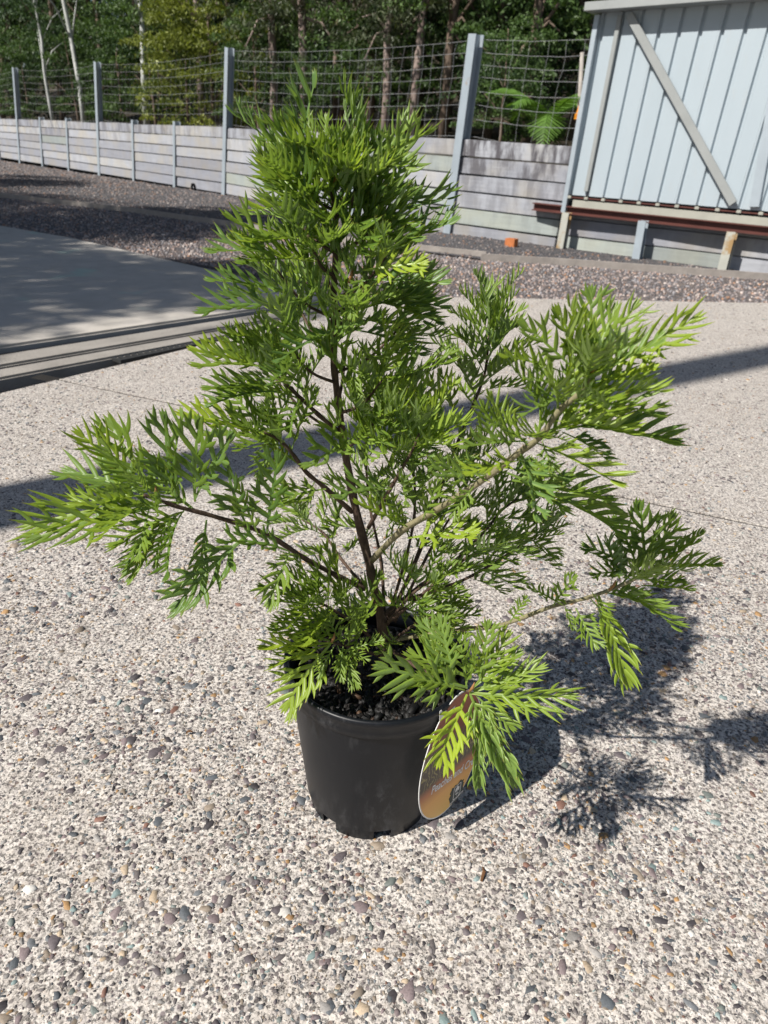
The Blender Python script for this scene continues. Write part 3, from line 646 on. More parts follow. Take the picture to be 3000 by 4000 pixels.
def behind_wall(px, t):
    """a spot t metres behind the wall, on the sight line of photograph column px"""
    d = ray(px, 500); d = Vector((d[0], d[1], 0)).normalized(); o = Vector((CAM[0], CAM[1], 0)); best = None
    pts = [PR+wd*10, PR, S3, S1, PA, PB, PC, PD, PD+(PD-PC).normalized()*60]
    for a, b in zip(pts[:-1], pts[1:]):
        e = Vector((b.x-a.x, b.y-a.y, 0)); den = d.x*e.y-d.y*e.x
        if abs(den) < 1e-6: continue
        s_ = ((a.x-o.x)*e.y-(a.y-o.y)*e.x)/den; q = ((a.x-o.x)*d.y-(a.y-o.y)*d.x)/den
        if s_ > 0 and -.001 <= q <= 1.001: best = s_
    p = o+d*((best or 48)+t); return Vector((p.x, p.y, hill_z(t*.72)-.05))
GN = {'broad': 'leafy_tree', 'blue': 'drooping_tree', 'gum': 'gum_tree', 'open': 'bare_trunk_tree', 'shrub': 'shrub', 'wattle': 'wattle_bush', 'white': 'pale_gum_tree'}
spots = [ # kind, column, metres behind the wall, scale
 ('blue', 60, 4.5, .95), ('broad', -120, 5, 1.0), ('blue', 250, 7, 1.0), ('broad', 420, 9, 1.05), ('open', 560, 6.5, 1.0), ('shrub', 480, 3.8, 1.0), ('broad', 640, 11, 1.1),
 ('wattle', 735, 3.0, .85), ('wattle', 835, 3.6, 1.05), ('shrub', 610, 4.4, 1.1), ('gum', 790, 6.0, 1.0), ('gum', 1068, 3.2, .9), ('gum', 1196, 3.6, .95), ('open', 1000, 8, 1.0), ('blue', 900, 10, 1.1),
 ('shrub', 1010, 3.0, .8), ('broad', 1440, 3.6, .85), ('broad', 1640, 5, .95), ('open', 1310, 6, .9), ('gum', 1610, 3.0, .8), ('gum', 1500, 2.6, .75), ('gum', 1570, 4.2, .8), ('blue', 1330, 10, 1.1), ('broad', 1750, 8, 1.0),
 ('open', 1730, 3.2, .8), ('blue', 1900, 4.2, .8), ('broad', 2060, 3.4, .72), ('broad', 2230, 4.5, .85), ('broad', 2010, 7.5, 1.0), ('blue', 2300, 8, 1.0), ('gum', 2120, 5.5, .9), ('broad', 2500, 6, 1.0), ('broad', 2800, 6, 1.0),
 ('shrub', 1960, 1.6, .55), ('shrub', 1180, 2.2, .5), ('shrub', 120, 4.2, 1.1), ('shrub', 310, 4.4, 1.0), ('white', 572, 3.5, .9), ('white', 330, 2.6, .85), ('white', 212, 2.0, .62), ('broad', 330, 12, 1.1), ('broad', 110, 11, 1.15), ('open', 20, 8, 1.0), ('broad', 520, 15, 1.2), ('broad', 1150, 12, 1.0), ('broad', -350, 6, 1.1), ('blue', -600, 7, 1.1), ('broad', -900, 8, 1.2)]
TREE_LABELS = ['drooping blue green tree rising behind the fourth tall fence post from the shed',
 'dense leafy tree at the far end of the sleeper wall',
 'tall drooping blue green tree behind the two pale leaning gum trunks',
 'broad dark green tree behind the third tall fence post from the shed',
 'open crowned tree with a bare brown trunk beside the tallest pale gum',
 'low dark green shrub on the bank below the tallest pale gum',
 'broad dark tree deep in the wood above the yellow green wattle',
 'yellow green wattle bush close behind the wire, smaller of the pair',
 'yellow green wattle bush beside the second tall fence post, larger of the pair',
 'round dark green shrub on the bank beside the smaller wattle bush',
 'thin gum tree with grey foliage rising out of the larger wattle bush',
 "slender pinkish trunked gum close behind the plant's tip beside another bare trunk",
 'slightly thicker brown trunked gum next to the slender pinkish one',
 'open tree with a bare trunk deep behind the second tall fence post',
 'drooping blue green tree far up the slope behind the second tall fence post',
 'small dark shrub at the foot of the slender pinkish trunked gum',
 'leafy green tree with low hanging branches mid way between two tall fence posts',
 'leafy green tree touching the first tall post from the shed',
 'open tree with a bare brown trunk beside the low hanging leafy tree',
 'thin pinkish gum trunk in front of the leafy tree by the first tall post',
 'shortest thin gum trunk in the cluster of bare stems above the wall',
 'thin gum trunk at the back of the cluster of bare stems above the wall',
 'drooping blue green tree far behind the cluster of bare stems',
 'broad dark tree far behind the first tall post next to the shed',
 'open crowned tree whose bare trunk stands right behind the first tall post',
 'drooping blue green tree between the first tall post and the palm',
 'leafy dark green tree hanging right above the young palm',
 "leafy dark green tree beside the shed's corner post",
 'broad dark tree deep in the wood behind the young palm',
 'drooping blue green tree deep in the wood behind the shed',
 'thin grey leaved gum behind the young palm',
 'broad green tree behind the middle of the shed roof',
 'broad green tree behind the far end of the shed roof',
 'tiny dark green shrub on the wall top next to the first tall post',
 'tiny dark green shrub on the wall top below the slender pinkish gum',
 'low dark green shrub at the foot of the mossy pale pole trunk',
 'low dark green shrub behind the third tall fence post from the shed',
 'tallest slender white trunked gum rising above the yellow green wattle',
 'slender white trunked gum leaning between the third and fourth tall posts',
 'short pale greenish trunk standing straight next to the leaning white gum',
 'broad tree deep in the wood behind the leaning white gum',
 'broad tree deep in the wood behind the fourth tall fence post',
 'open crowned tree behind the drooping tree at the fourth tall fence post',
 'broad tree farthest up the slope behind the tallest white gum',
 'broad tree far up the slope behind the slender pinkish gum',
 'broad tree past the far end of the wire fence, first of three',
 'drooping tree past the far end of the wire fence',
 'largest broad tree past the far end of the wire fence']
for i, (k_, px_, t_, sc_) in enumerate(spots):
    bush = k_ in ('shrub', 'wattle')
    tree(k_, behind_wall(px_, t_), sc_, i*2.1, GN[k_], TREE_LABELS[i], 'bush' if bush else 'tree', 'bushes on the bank' if bush else 'trees beyond the fence')
# palm with arching fronds beside the shed
def frond(mb_v, mb_f, cols, base, az, ln, rise, drop):
    pts = []
    for i in range(13):
        t = i/12; pts.append(Vector(base)+Vector((math.cos(az)*ln*t*.85, math.sin(az)*ln*t*.85, rise*t-drop*t*t)))
    for i in range(1, 13):
        p = pts[i]; tg = (pts[i]-pts[i-1]).normalized(); sd = tg.cross(Vector((0, 0, 1))).normalized(); l_ = ln*.30*math.sin(math.pi*min(.97, .15+.8*i/12))
        for s_ in (-1, 1):
            for k in (0, .5):
                q = p-(pts[i]-pts[i-1])*k; e = q+sd*s_*l_+tg*l_*.55-Vector((0, 0, l_*.35)); n = len(mb_v)
                mb_v += [q-tg*.018, q+tg*.018, e+tg*.006, e-tg*.006]; mb_f.append((n, n+1, n+2, n+3)); cols += [[random.uniform(.3, 1)]*3]*4
    for i in range(12):
        n = len(mb_v); s_ = Vector((0, 0, .012)); mb_v += [pts[i]-s_, pts[i+1]-s_*.7, pts[i+1]+s_*.7, pts[i]+s_]; mb_f.append((n, n+1, n+2, n+3)); cols += [[.9]*3]*4
pc = behind_wall(2130, 1.3); palm = empty('palm', pc, label='young light green palm with arching fronds behind the wire by the shed', cat='palm')
pmb = MB(); pmb.tube([pc, pc+Vector((.02, 0, .35))], [.05, .04], 8); pmb.build('trunk', M['bark_brown'], palm)
for i in range(8):
    v_, f_, c_ = [], [], []; frond(v_, f_, c_, pc+Vector((.02, 0, .33)), i*.83+.35, random.uniform(.75, 1.05), random.uniform(.5, 1.0), random.uniform(.6, 1.0))
    link('frond', fast_mesh('frond', np.array([tuple(q) for q in v_]), np.array(f_), M['tl_palm'], np.array(c_)), palm)
# the wood further up the slope reads as one mass, canopy shade put into its leaf colour
bl = []
for i in range(300):
    px_ = random.uniform(-1500, 2900) if i % 2 else random.uniform(-500, 1000); t_ = random.uniform(11, 38); p = behind_wall(px_, t_); h_ = random.uniform(.5, 11); bl.append(((p.x, p.y, p.z+h_), (random.uniform(1.3, 2.4),)*2+(random.uniform(1.2, 2.2),)))
tag(link('distant_wood', leaf_cloud(bl, 210000, .28, M['tl_shaded'], 'distant_wood', .5, .5, 120, 1.0)), 'dark mass of dense woodland rising up the slope behind the trees', 'woodland', None, 'stuff')
# trees standing out of view on the left: their crowns throw the dappled shade on slab and gravel
TT = math.tan(SUN_EL)
for (sx, sy, sc_, rz) in ((-2.5, 4.0, .62, 0), (-4.9, 6.3, .72, 1), (-3.0, 8.9, .66, 2.2), (-7.2, 9.6, .85, 3), (-6.0, 3.6, .8, 4), (-10.5, 13.0, .9, 5)):
    sc_ *= 1.75; zc = 7.0*sc_; k_ = zc/TT; tree('shade', Vector((sx-LX*k_, sy-LY*k_, -.03)), sc_, rz, 'shade_tree', 'tall leafy tree throwing dappled shade over the concrete slab and gravel', 'tree', 'shade trees beside the yard')
# power pole out of view whose shadow crosses the driveway
pb = Vector((-4.55, -1.68, -.1)); perp = pb.x*-LY+pb.y*LX; pb += Vector((-LY, LX, 0))*(1.30-perp)
mb = MB(); mb.tube([pb, pb+Vector((0, 0, 6)), pb+Vector((0, 0, 13))], [.15, .145, .135], 14); mb.build('utility_pole', M['pole_wood'], smooth=True, label='tall round timber pole throwing a straight shadow band across the driveway', cat='pole')

# ------------------------------------------------------------------ pot
H, RT, RB = .2579, .122, .096
pot = empty('plant_pot', (0, 0, 0), label='round black plastic nursery pot standing on the pebbled concrete', cat='pot')
NA = 144; zs = [0.0, .006, .021, .0225, .05, .10, .15, .20, .228, .2285]
rz = lambda z: RB+(RT-RB)*(z/.228)
bm = bmesh.new(); rings = []
for z in zs:
    rr = rz(z)-(.0022 if z < .0215 else 0); rings.append([bm.verts.new((math.cos(2*math.pi*i/NA)*rr, math.sin(2*math.pi*i/NA)*rr, z)) for i in range(NA)])
def notch(i):
    d = (i+.5)*360/NA-360; 
    for c_ in (-128, -78, -28, 22, 72, 122):
        if abs((d-c_+180) % 360-180) < 7.5: return True
    return False
for j in range(len(zs)-1):
    for i in range(NA):
        if j < 2 and notch(i): continue
        bm.faces.new((rings[j][i], rings[j][(i+1) % NA], rings[j+1][(i+1) % NA], rings[j+1][i]))
# inner skin
ir = [[bm.verts.new((math.cos(2*math.pi*i/NA)*(rz(z)-.0030), math.sin(2*math.pi*i/NA)*(rz(z)-.0030), z)) for i in range(NA)] for z in (.2285, .16, .0225)]
for j in range(2):
    for i in range(NA): bm.faces.new((ir[j][(i+1) % NA], ir[j][i], ir[j+1][i], ir[j+1][(i+1) % NA]))
# floor a little above the ground
fl = [bm.verts.new((math.cos(2*math.pi*i/NA)*(RB-.004), math.sin(2*math.pi*i/NA)*(RB-.004), .0215)) for i in range(NA)]; bm.faces.new(fl)
me = bpy.data.meshes.new('wall'); bmesh.ops.recalc_face_normals(bm, faces=[f for f in bm.faces]); bm.to_mesh(me); bm.free(); me.materials.append(M['pot']); me.shade_smooth(); me.set_sharp_from_angle(angle=R_(40))
link('wall', me, pot)
def lathe(prof_, n, name, mat, parent, closed=True):
    mb = MB(); k = len(prof_); vs = [(math.cos(2*math.pi*i/n)*r, math.sin(2*math.pi*i/n)*r, z) for i in range(n) for r, z in prof_]
    fs = [(i*k+j, ((i+1) % n)*k+j, ((i+1) % n)*k+(j+1) % k, i*k+(j+1) % k) for i in range(n) for j in range(k if closed else k-1)]
    mb.add(vs, fs); return mb.build(name, mat, parent, True)
lathe([(RT-.0035, .226), (RT+.0005, .226), (RT+.0035, .2265), (RT+.0060, .2285), (RT+.0066, .238), (RT+.0070, .2480), (RT+.0086, .2500), (RT+.0088, .2555), (RT+.0072, .2579), (RT+.0040, .2582), (RT+.0015, .2565), (RT-.0010, .250)], 144, 'rim', M['pot'], pot)
# potting mix
SOILZ = .222
cx, cy = RNG.uniform(-.112, .112, 5200), RNG.uniform(-.112, .112, 5200); ok = np.hypot(cx, cy) < .109; cx, cy = cx[ok], cy[ok]; n = len(cx)
sz = RNG.uniform(.0026, .0100, n)*RNG.choice([1, 1, 1, 1.5], n)
ax = RNG.normal(size=(n, 3, 3)); q, _ = np.linalg.qr(ax); dims = np.stack([sz, sz*RNG.uniform(.4, .8, n), sz*RNG.uniform(.15, .4, n)], 1)
cube = np.array([[-1, -1, -1], [1, -1, -1], [1, 1, -1], [-1, 1, -1], [-1, -1, 1], [1, -1, 1], [1, 1, 1], [-1, 1, 1]], float); cf = np.array([(0, 3, 2, 1), (4, 5, 6, 7), (0, 1, 5, 4), (1, 2, 6, 5), (2, 3, 7, 6), (3, 0, 4, 7)])
loc = np.stack([cx, cy, SOILZ+RNG.uniform(-.004, .006, n)-.004*np.hypot(cx, cy)/.11+.012*np.exp(-(cx**2+cy**2)/.0016)], 1)
V = np.einsum('nij,nkj->nki', q, cube[None]*dims[:, None]*RNG.uniform(.65, 1, (n, 8, 1)))+loc[:, None]
Fq = (cf[None]+(np.arange(n)*8)[:, None, None]).reshape(-1, 4)
CP = np.array([(.010, .009, .0085), (.016, .013, .012), (.006, .006, .006), (.045, .024, .014), (.10, .055, .03)]); CW = np.array([.4, .3, .22, .06, .02])
C = np.repeat(CP[RNG.choice(5, n, p=CW)], 8, 0)
tag(link('potting_mix', fast_mesh('potting_mix', V.reshape(-1, 3), Fq, M['chip'], C)), 'black bark chip potting mix filling the plant pot', 'potting mix', None, 'stuff')
mb = MB(); mb.add([(math.cos(a_)*.1175, math.sin(a_)*.1175, SOILZ-.006) for a_ in np.linspace(0, 2*math.pi, 48, endpoint=False)], [tuple(range(48))]); mb.build('mix_bed', M['chip'], pot)

# ------------------------------------------------------------------ grevillea
def leaf_mesh(seed, pairs, ll, wd_, dih, fork, arch, curl, twist=0.0):
    """unit-long pinnate leaf: base at 0, rachis along +X, upper side +Z; colours: R tip, G midrib, B margin"""
    r = random.Random(seed); V, F_, C_ = [], [], []
    def rach(t): return Vector((t, math.sin(t*3+seed)*.018, arch*(t*1.1-1.1*t*t*1.25)))
    def strip3(pts, ws, nrm, tipk, midk, roll=.28):
        n0 = len(V); k = len(pts)
        for i, p in enumerate(pts):
            tg = (pts[min(k-1, i+1)]-pts[max(0, i-1)]).normalized(); sd = nrm.cross(tg).normalized(); up_ = tg.cross(sd); w_ = ws[i]; t = i/(k-1)
            V.extend([p+sd*w_-up_*w_*roll*2.0, p+sd*w_*.55+up_*w_*.10, p-up_*w_*.12, p-sd*w_*.55+up_*w_*.10, p-sd*w_-up_*w_*roll*2.0])
            tp = max(0, (t-.86)/.14)*tipk; C_.extend([(tp, 0, 1), (tp, 0, .25), (tp*.6, midk*(1-.6*t), 0), (tp, 0, .25), (tp, 0, 1)])
        for i in range(k-1):
            for j in range(4): F_.append((n0+i*5+j, n0+i*5+j+1, n0+i*5+5+j+1, n0+i*5+5+j))
    def lobe(p0, dir0, up0, L, W, cu, rec=True):
        pts, ws = [], []; k = 6; d = dir0.normalized(); p = p0.copy(); axis = up0
        for i in range(k+1):
            t = i/k; pts.append(p.copy()); ws.append(W*(.62+.72*t-1.0*t*t)*(1-t**3)**.8*1.08+(.0008 if i == k else 0))
            d = (d+Vector((1, 0, 0))*.07*cu+up0*.085*cu*r.uniform(.2, 1.5)).normalized(); p = p+d*L/k
        nrm = (up0-d*up0.dot(d)).normalized(); strip3(pts, ws, nrm, 1, .45)
        if rec and L > .2 and r.random() < fork:
            for s_ in ((-1, 1) if r.random() < .55 else (r.choice((-1, 1)),)):
                q = Quaternion(nrm, s_*R_(r.uniform(26, 40))); lobe(pts[2 if s_ > 0 else 3], q @ dir0.normalized(), up0, L*r.uniform(.45, .62), W*.85, cu, False)
    n = 11; pts = [rach(i/n*.93) for i in range(n+1)]; strip3(pts, [.008+.014*math.sin(math.pi*min(1, .1+.9*i/n)) for i in range(n+1)], Vector((0, 0, 1)), 0, 1.0, .1)
    for i in range(pairs):
        for s_ in (-1, 1):
            t = .20+.70*(i+(.22 if s_ > 0 else 0)+r.uniform(-.10, .10))/pairs; p0 = rach(t); u_ = (t-.2)/.75
            a = R_(58-30*u_+r.uniform(-7, 7)); dh = R_(dih*(1-.35*u_)+r.uniform(-9, 9)); L = ll*(.62+.85*u_-1.05*u_*u_)*1.2*r.uniform(.85, 1.12)
            side = Vector((0, s_*math.cos(dh), math.sin(dh))); d = Vector((1, 0, 0))*math.cos(a)+side*math.sin(a); up_ = Vector((0, -s_*math.sin(dh), math.cos(dh)))
            lobe(p0, d, up_, L, wd_*r.uniform(.85, 1.1)*(1-.15*u_), curl)
    for dy in (-.25, .05, .30): lobe(rach(.88), Vector((1, dy, -.15*arch)), Vector((0, 0, 1)), ll*.42*(1-.3*abs(dy)), wd_*.85, .3, False)
    c = np.array(C_, np.float32)
    return fast_mesh('leaf', np.array([tuple(q) for q in V]), np.array(F_), M['leaf'], c, True)
LV = [leaf_mesh(1, 5, .42, .041, 36, .45, .20, 1.0), leaf_mesh(2, 6, .37, .038, 44, .30, .10, 1.1), leaf_mesh(3, 5, .46, .041, 28, .85, .16, .8), leaf_mesh(4, 6, .35, .036, 54, .25, .28, 1.2),
      leaf_mesh(5, 5, .42, .040, 18, .65, .05, .8), leaf_mesh(6, 4, .50, .047, 32, .9, .14, .8), leaf_mesh(7, 6, .34, .035, 46, .25, .22, 1.0), leaf_mesh(8, 4, .46, .041, 58, .6, .12, 1.3), leaf_mesh(9, 5, .38, .039, 40, .8, .32, 1.0), leaf_mesh(10, 6, .42, .027, 28, .6, .12, .9), leaf_mesh(11, 5, .46, .029, 34, .8, .18, 1.0)]
plant = empty('grevillea_plant', (0, 0, .22), label='bushy green grevillea with finely divided leaves growing in the black pot', cat='plant')
LEAVES = []     # (branch object, matrix, variant, youth and painted sunlit tone, glaucous)
def add_leaf(br, base, tip, nh, y, g=0.0, var=None):
    base, tip = Vector(base), Vector(tip); X = tip-base; L = X.length; X.normalize(); Z = Vector(nh)-X*Vector(nh).dot(X)
    if Z.length < .05: Z = Vector((.2, -.6, .5))-X*Vector((.2, -.6, .5)).dot(X)
    Z.normalize(); Y = Z.cross(X); m = Matrix(((X.x, Y.x, Z.x, base.x), (X.y, Y.y, Z.y, base.y), (X.z, Y.z, Z.z, base.z), (0, 0, 0, 1))) @ Matrix.Diagonal((L, L*random.uniform(.85, 1.12), L*random.uniform(.8, 1.1), 1))
    LEAVES.append((br, m, random.randrange(len(LV)) if var is None else var, y, g, L))
def smooth_path(pts, n):
    P = [Vector(p) for p in pts]; out = []
    for i in range(len(P)-1):
        p0, p1, p2, p3 = P[max(0, i-1)], P[i], P[i+1], P[min(len(P)-1, i+2)]
        for k in range(n):
            t = k/n; out.append(.5*((2*p1)+(p2-p0)*t+(2*p0-5*p1+4*p2-p3)*t*t+(3*p1-p0-3*p2+p3)*t**3))
    out.append(P[-1]); return out
def stem(name, px, r0, r1, mat='stem', parent=None):
    pts = smooth_path([at(*p) for p in px], 4); n = len(pts); mb = MB()
    rad = [(r0+(r1-r0)*(i/(n-1))**.8)*(1+.12*math.sin(i*1.9)) for i in range(n)]
    mb.tube(pts, rad, 8); o = mb.build(name, M[mat], parent or plant, True); return o, pts
def foliate(br, pts, n, s0, l0, l1, y0, y1, spread=(72, 28), up=.12, phase=0.0, taper=.18):
    """leaves spiralling along the outer part of a shoot, younger towards its tip"""
    k = len(pts)-1
    for i in range(n):
        s_ = s0+(1-s0)*((i+.4)/n)**.85; f = s_*k; j = min(k-1, int(f)); p = pts[j].lerp(pts[j+1], f-j); T = (pts[min(k, j+2)]-pts[max(0, j-1)]).normalized()
        a = phase+i*2.39996+random.uniform(-.3, .3); u_ = T.cross(Vector((0, 0, 1))); u_ = u_ if u_.length > .1 else T.cross(Vector((1, 0, 0))); u_.normalize(); v_ = T.cross(u_)
        sp = R_(spread[0]+(spread[1]-spread[0])*(i/max(1, n-1))); d = T*math.cos(sp)+(u_*math.cos(a)+v_*math.sin(a))*math.sin(sp); d.z += up; d.normalize()
        L = random.uniform(l0, l1)*(1-taper*(i/n)**1.5); yy = y0+(y1-y0)*(i/n)+random.uniform(-.22, .36)  # young tone, also raised to paint the brightness of sunlit leaves
        add_leaf(br, p, p+d*L, T*.7+Vector((0, 0, .6)), max(0, min(1, yy)), random.choice((0, 0, .25, .5)))
UPN = Vector((-.10, -.45, .75)); FRN = Vector((-.1, -.8, .45))
def heroes(br, rows, d0, nh=UPN):
    for q in rows:
        bx, by, tx, ty = q[:4]; y = q[4] if len(q) > 4 else .4; dt = q[5] if len(q) > 5 else 0.0; var = q[6] if len(q) > 6 else None; n_ = q[7] if len(q) > 7 else nh; bd = q[8] if len(q) > 8 else 0
        jit = Vector((random.uniform(-.15, .15), random.uniform(-.15, .15), random.uniform(-.1, .1)))
        add_leaf(br, at(bx, by, d0+bd), at(tx, ty, d0+bd+dt), Vector(n_)+jit, y, random.choice((0, .2, .45)) if y < .6 else 0, var)
# trunk
TRK, tp = stem('trunk', [(1500, 2640, .0), (1494, 2445, .0), (1468, 2330, .0), (1443, 2205, .0), (1388, 1981, .0), (1346, 1752, .0), (1322, 1571, .0), (1304, 1420, .0), (1301, 1241, .0), (1312, 915, .0), (1299, 760, .0), (1282, 670, .0), (1272, 610, .0)], .0080, .0018)
def trunk_at(ypx):
    return min(tp, key=lambda q: abs(proj(q)[1]-ypx))
# crown leaves straight on the leader
top = [p for p in tp if proj(p)[1] < 1000]
foliate(TRK, top, 36, .0, .085, .110, .25, .95, (88, 54), -.04, 0.0, .66)  # upper leaves yellower, painting the bright top of the crown
heroes(TRK, [(1270, 600, 1008, 460, .45, .03, 1), (1272, 620, 1002, 535, .3, .05), (1268, 610, 1190, 450, .8, -.02, 4, FRN), (1272, 610, 1271, 445, .85, -.02, 0, FRN), (1290, 650, 1390, 500, .6, .0, 7), (1300, 655, 1627, 645, .45, .03, 3), (1272, 610, 1340, 480, .9, .02),
 (1258, 660, 992, 682, .3, .04), (1265, 690, 1010, 760, .25, .06), (1300, 690, 1500, 520, .5, .0), (1280, 700, 1400, 640, .75, .10, 6), (1300, 640, 1110, 530, .7, .09, 6),
 (1323, 780, 1627, 725, .12, .03), (1320, 800, 1632, 800, .15, .04), (1320, 850, 1640, 868, .25, .05, 1), (1315, 900, 1660, 925, .15, .06, 1), (1209, 1024, 1079, 997, .7, .06, 4, FRN, .06), (1290, 800, 1040, 720, .2, .03)], .0)
# laterals of the leader: short shoots all round
lat = []
gold = 0.6
for i, yp in enumerate((1760, 1690, 1630, 1570, 1500, 1440, 1390, 1330, 1280, 1230, 1180, 1130, 1080, 1030, 980, 930, 880, 830, 780)):
    b_ = trunk_at(yp); a = i*2.39996+gold; ln = .098-.050*(i/18)+random.uniform(-.01, .01); d = Vector((math.cos(a), math.sin(a), .62)).normalized()
    pts = smooth_path([b_, b_+d*ln*.55+Vector((0, 0, -.004)), b_+d*ln+Vector((0, 0, .012))], 4); mb = MB(); mb.tube(pts, [.0022-.0010*k/(len(pts)-1) for k in range(len(pts))], 6)
    br = mb.build('branch', M['stem'], plant, True); foliate(br, pts, 6 if i < 12 else 5, .40, .075, .098, .10 if i > 7 else .25, .45, (80, 30), .08, a)
    lat.append(br)
heroes(lat[4+4], [(1080, 985, 812, 975, .25, .02, 5), (1085, 1192, 781, 1206, .12, .02, 2), (1110, 1130, 800, 1090, .1, .0, 1), (1100, 960, 886, 830, .15, .0, 5)], .06)
heroes(lat[4+6], [(1420, 1051, 1668, 1030, .75, .02, 4, FRN), (1425, 1067, 1366, 1240, .85, .03, 2, FRN), (1420, 1030, 1395, 880, .45, .0, 5, FRN), (1430, 1040, 1520, 870, .45, .0, 8, FRN), (1240, 1010, 1100, 900, .5, .0), (1300, 1050, 1180, 930, .55, .02)], .08)
heroes(lat[4+2], [(1400, 1100, 1762, 1092, .15, .02, 1), (1420, 1150, 1762, 1195, .12, .0, 1), (1440, 1170, 1740, 1262, .08, .0, 3), (1380, 1260, 1660, 1268, .12, .02, 6), (1380, 1290, 1622, 1358, .1, .0, 6), (1269, 1300, 1410, 1262, .3, .05, 5, FRN), (1280, 1310, 1110, 1330, .3, .04, 5), (1400, 1210, 1700, 1150, .12, .0)], .04)
# left low branch
L1, p = stem('branch', [(1425, 2300, .0), (1330, 2255, .01), (1200, 2187, .03), (1035, 2084, .06), (829, 2015, .10), (699, 1981, .12), (603, 1947, .135), (560, 1935, .14)], .0040, .0020)
foliate(L1, p, 12, .62, .07, .11, .2, .6, (75, 30), .02)
G1 = Vector((-.2, -.55, .7))
heroes(L1, [(600, 1970, 85, 2052, .45, .03, 9, FRN), (590, 1985, 95, 2100, .35, .05, 10, FRN), (560, 1930, 296, 1675, .75, .0, 9), (690, 1960, 640, 1620, .15, -.01, 5, FRN), (700, 1960, 560, 1760, .12, -.01, 5, FRN), (760, 1960, 780, 1640, .2, -.01, 5, FRN), (760, 1950, 905, 1700, .25, .0, 5, FRN), (585, 1990, 530, 2190, .6, .05, 4, FRN, .03),
 (630, 2040, 500, 2280, .25, .03, 1), (650, 2040, 600, 2215, .3, .03, 2), (802, 2030, 785, 2285, .12, .02, 1), (974, 2080, 668, 2390, .12, .04, 8, FRN), (1043, 2084, 1080, 1770, .05, .0, 2, FRN), (960, 2050, 880, 1800, .08, .0, 5, FRN), (1010, 2090, 920, 1890, .08, .0, 2, FRN),
 (1132, 2153, 850, 2108, .08, .03, 8), (1132, 2156, 1040, 2362, .06, .03, 5, FRN), (720, 2000, 420, 2130, .35, .05), (700, 2010, 470, 2240, .2, .03, 3)], .12)
# left middle branch
L2, p = stem('branch', [(1376, 2000, .0), (1274, 1909, .02), (1195, 1843, .035), (1141, 1770, .045), (1087, 1716, .05), (1033, 1688, .06)], .0032, .0018)
foliate(L2, p, 10, .45, .06, .085, .4, .85, (75, 30), .06)
heroes(L2, [(1040, 1695, 688, 1612, .8, .0, 1), (1040, 1690, 880, 1516, .85, -.02, 2, FRN), (1056, 1692, 960, 1540, .8, .0), (1060, 1690, 1132, 1541, .6, .0, 5, FRN), (1159, 1674, 1240, 1520, .55, .0, 5, FRN), (1040, 1700, 800, 1690, .7, .02, 0), (1090, 1720, 1000, 1860, .3, .02, 2, FRN), (1274, 1909, 1050, 1965, .2, .02), (1230, 1880, 1180, 1990, .08, .0, 5, FRN)], .05)
# left upper branch
L3, p = stem('branch', [(1322, 1686, .0), (1244, 1620, .02), (1180, 1560, .035), (1117, 1500, .05), (1039, 1430, .06)], .0030, .0017)
foliate(L3, p, 10, .4, .06, .085, .3, .7, (75, 30), .06)
heroes(L3, [(1025, 1430, 735, 1360, .7, .0, 1), (1020, 1415, 853, 1282, .7, .0, 8), (1030, 1415, 950, 1275, .65, .0), (1040, 1420, 1034, 1222, .5, .0, 5, FRN), (1090, 1500, 788, 1517, .2, .01, 1), (1085, 1532, 795, 1578, .1, .0, 3), (1040, 1430, 750, 1420, .55, .03, 0), (1060, 1440, 1130, 1290, .35, .0, 5, FRN)], .06)
# right big branch, reaching forward
R4, p = stem('branch', [(1452, 2190, .0), (1563, 2078, .06), (1702, 1993, .11), (1851, 1900, .15), (2023, 1771, .19), (2109, 1708, .21), (2188, 1599, .22), (2266, 1536, .23), (2310, 1450, .235)], .0043, .0022, 'stem_light')
foliate(R4, p, 26, .40, .062, .088, .35, .7, (80, 34), .08)
heroes(R4, [(2297, 1450, 2321, 1122, .3, -.02, 4, FRN), (2330, 1440, 2744, 1232, .6, .02, 9, FRN), (2300, 1440, 2500, 1180, .55, -.02, 10, FRN), (2290, 1430, 2180, 1200, .45, .0, 5, FRN), (2200, 1450, 1953, 1387, .5, .02, 1), (2240, 1440, 2040, 1250, .4, .0, 5, FRN), (2240, 1530, 2050, 1470, .55, .03, 10), (2240, 1545, 2030, 1614, .55, .04, 10), (2300, 1490, 2572, 1483, .45, .0, 3),
 (2250, 1655, 2666, 1718, .08, .0, 1), (2196, 1685, 2400, 1812, .06, .0, 3), (2210, 1680, 2500, 1640, .1, -.02, 8), (1930, 1760, 1880, 1570, .5, .0, 2, FRN), (2060, 1720, 1796, 1747, .55, .03, 1), (2031, 1800, 1812, 1845, .7, .03, 4), (2031, 1800, 2140, 1860, .7, .03, 2, FRN), (2120, 1720, 2170, 1880, .5, .02, 4, FRN), (2120, 1700, 2240, 1730, .6, .02),
 (1593, 2054, 1382, 1957, .6, .02, 1, UPN, -.10), (1593, 2096, 1868, 2078, .65, .03, 4, UPN, -.10), (1560, 2050, 1530, 1930, .6, .02, 2, FRN, -.10), (1650, 2030, 1720, 1880, .45, .0, 5, FRN, -.07), (1850, 1900, 1760, 2020, .4, .02, 2, FRN, -.04), (1830, 1900, 1700, 1790, .45, .0, 2, FRN, -.04), (2000, 1880, 2400, 1940, .25, .0, 1, UPN, -.05), (2100, 1900, 2460, 2098, .3, -.02, 3, UPN, -.08), (1980, 1850, 2230, 1990, .3, .0, 0, UPN, -.04)], .20)
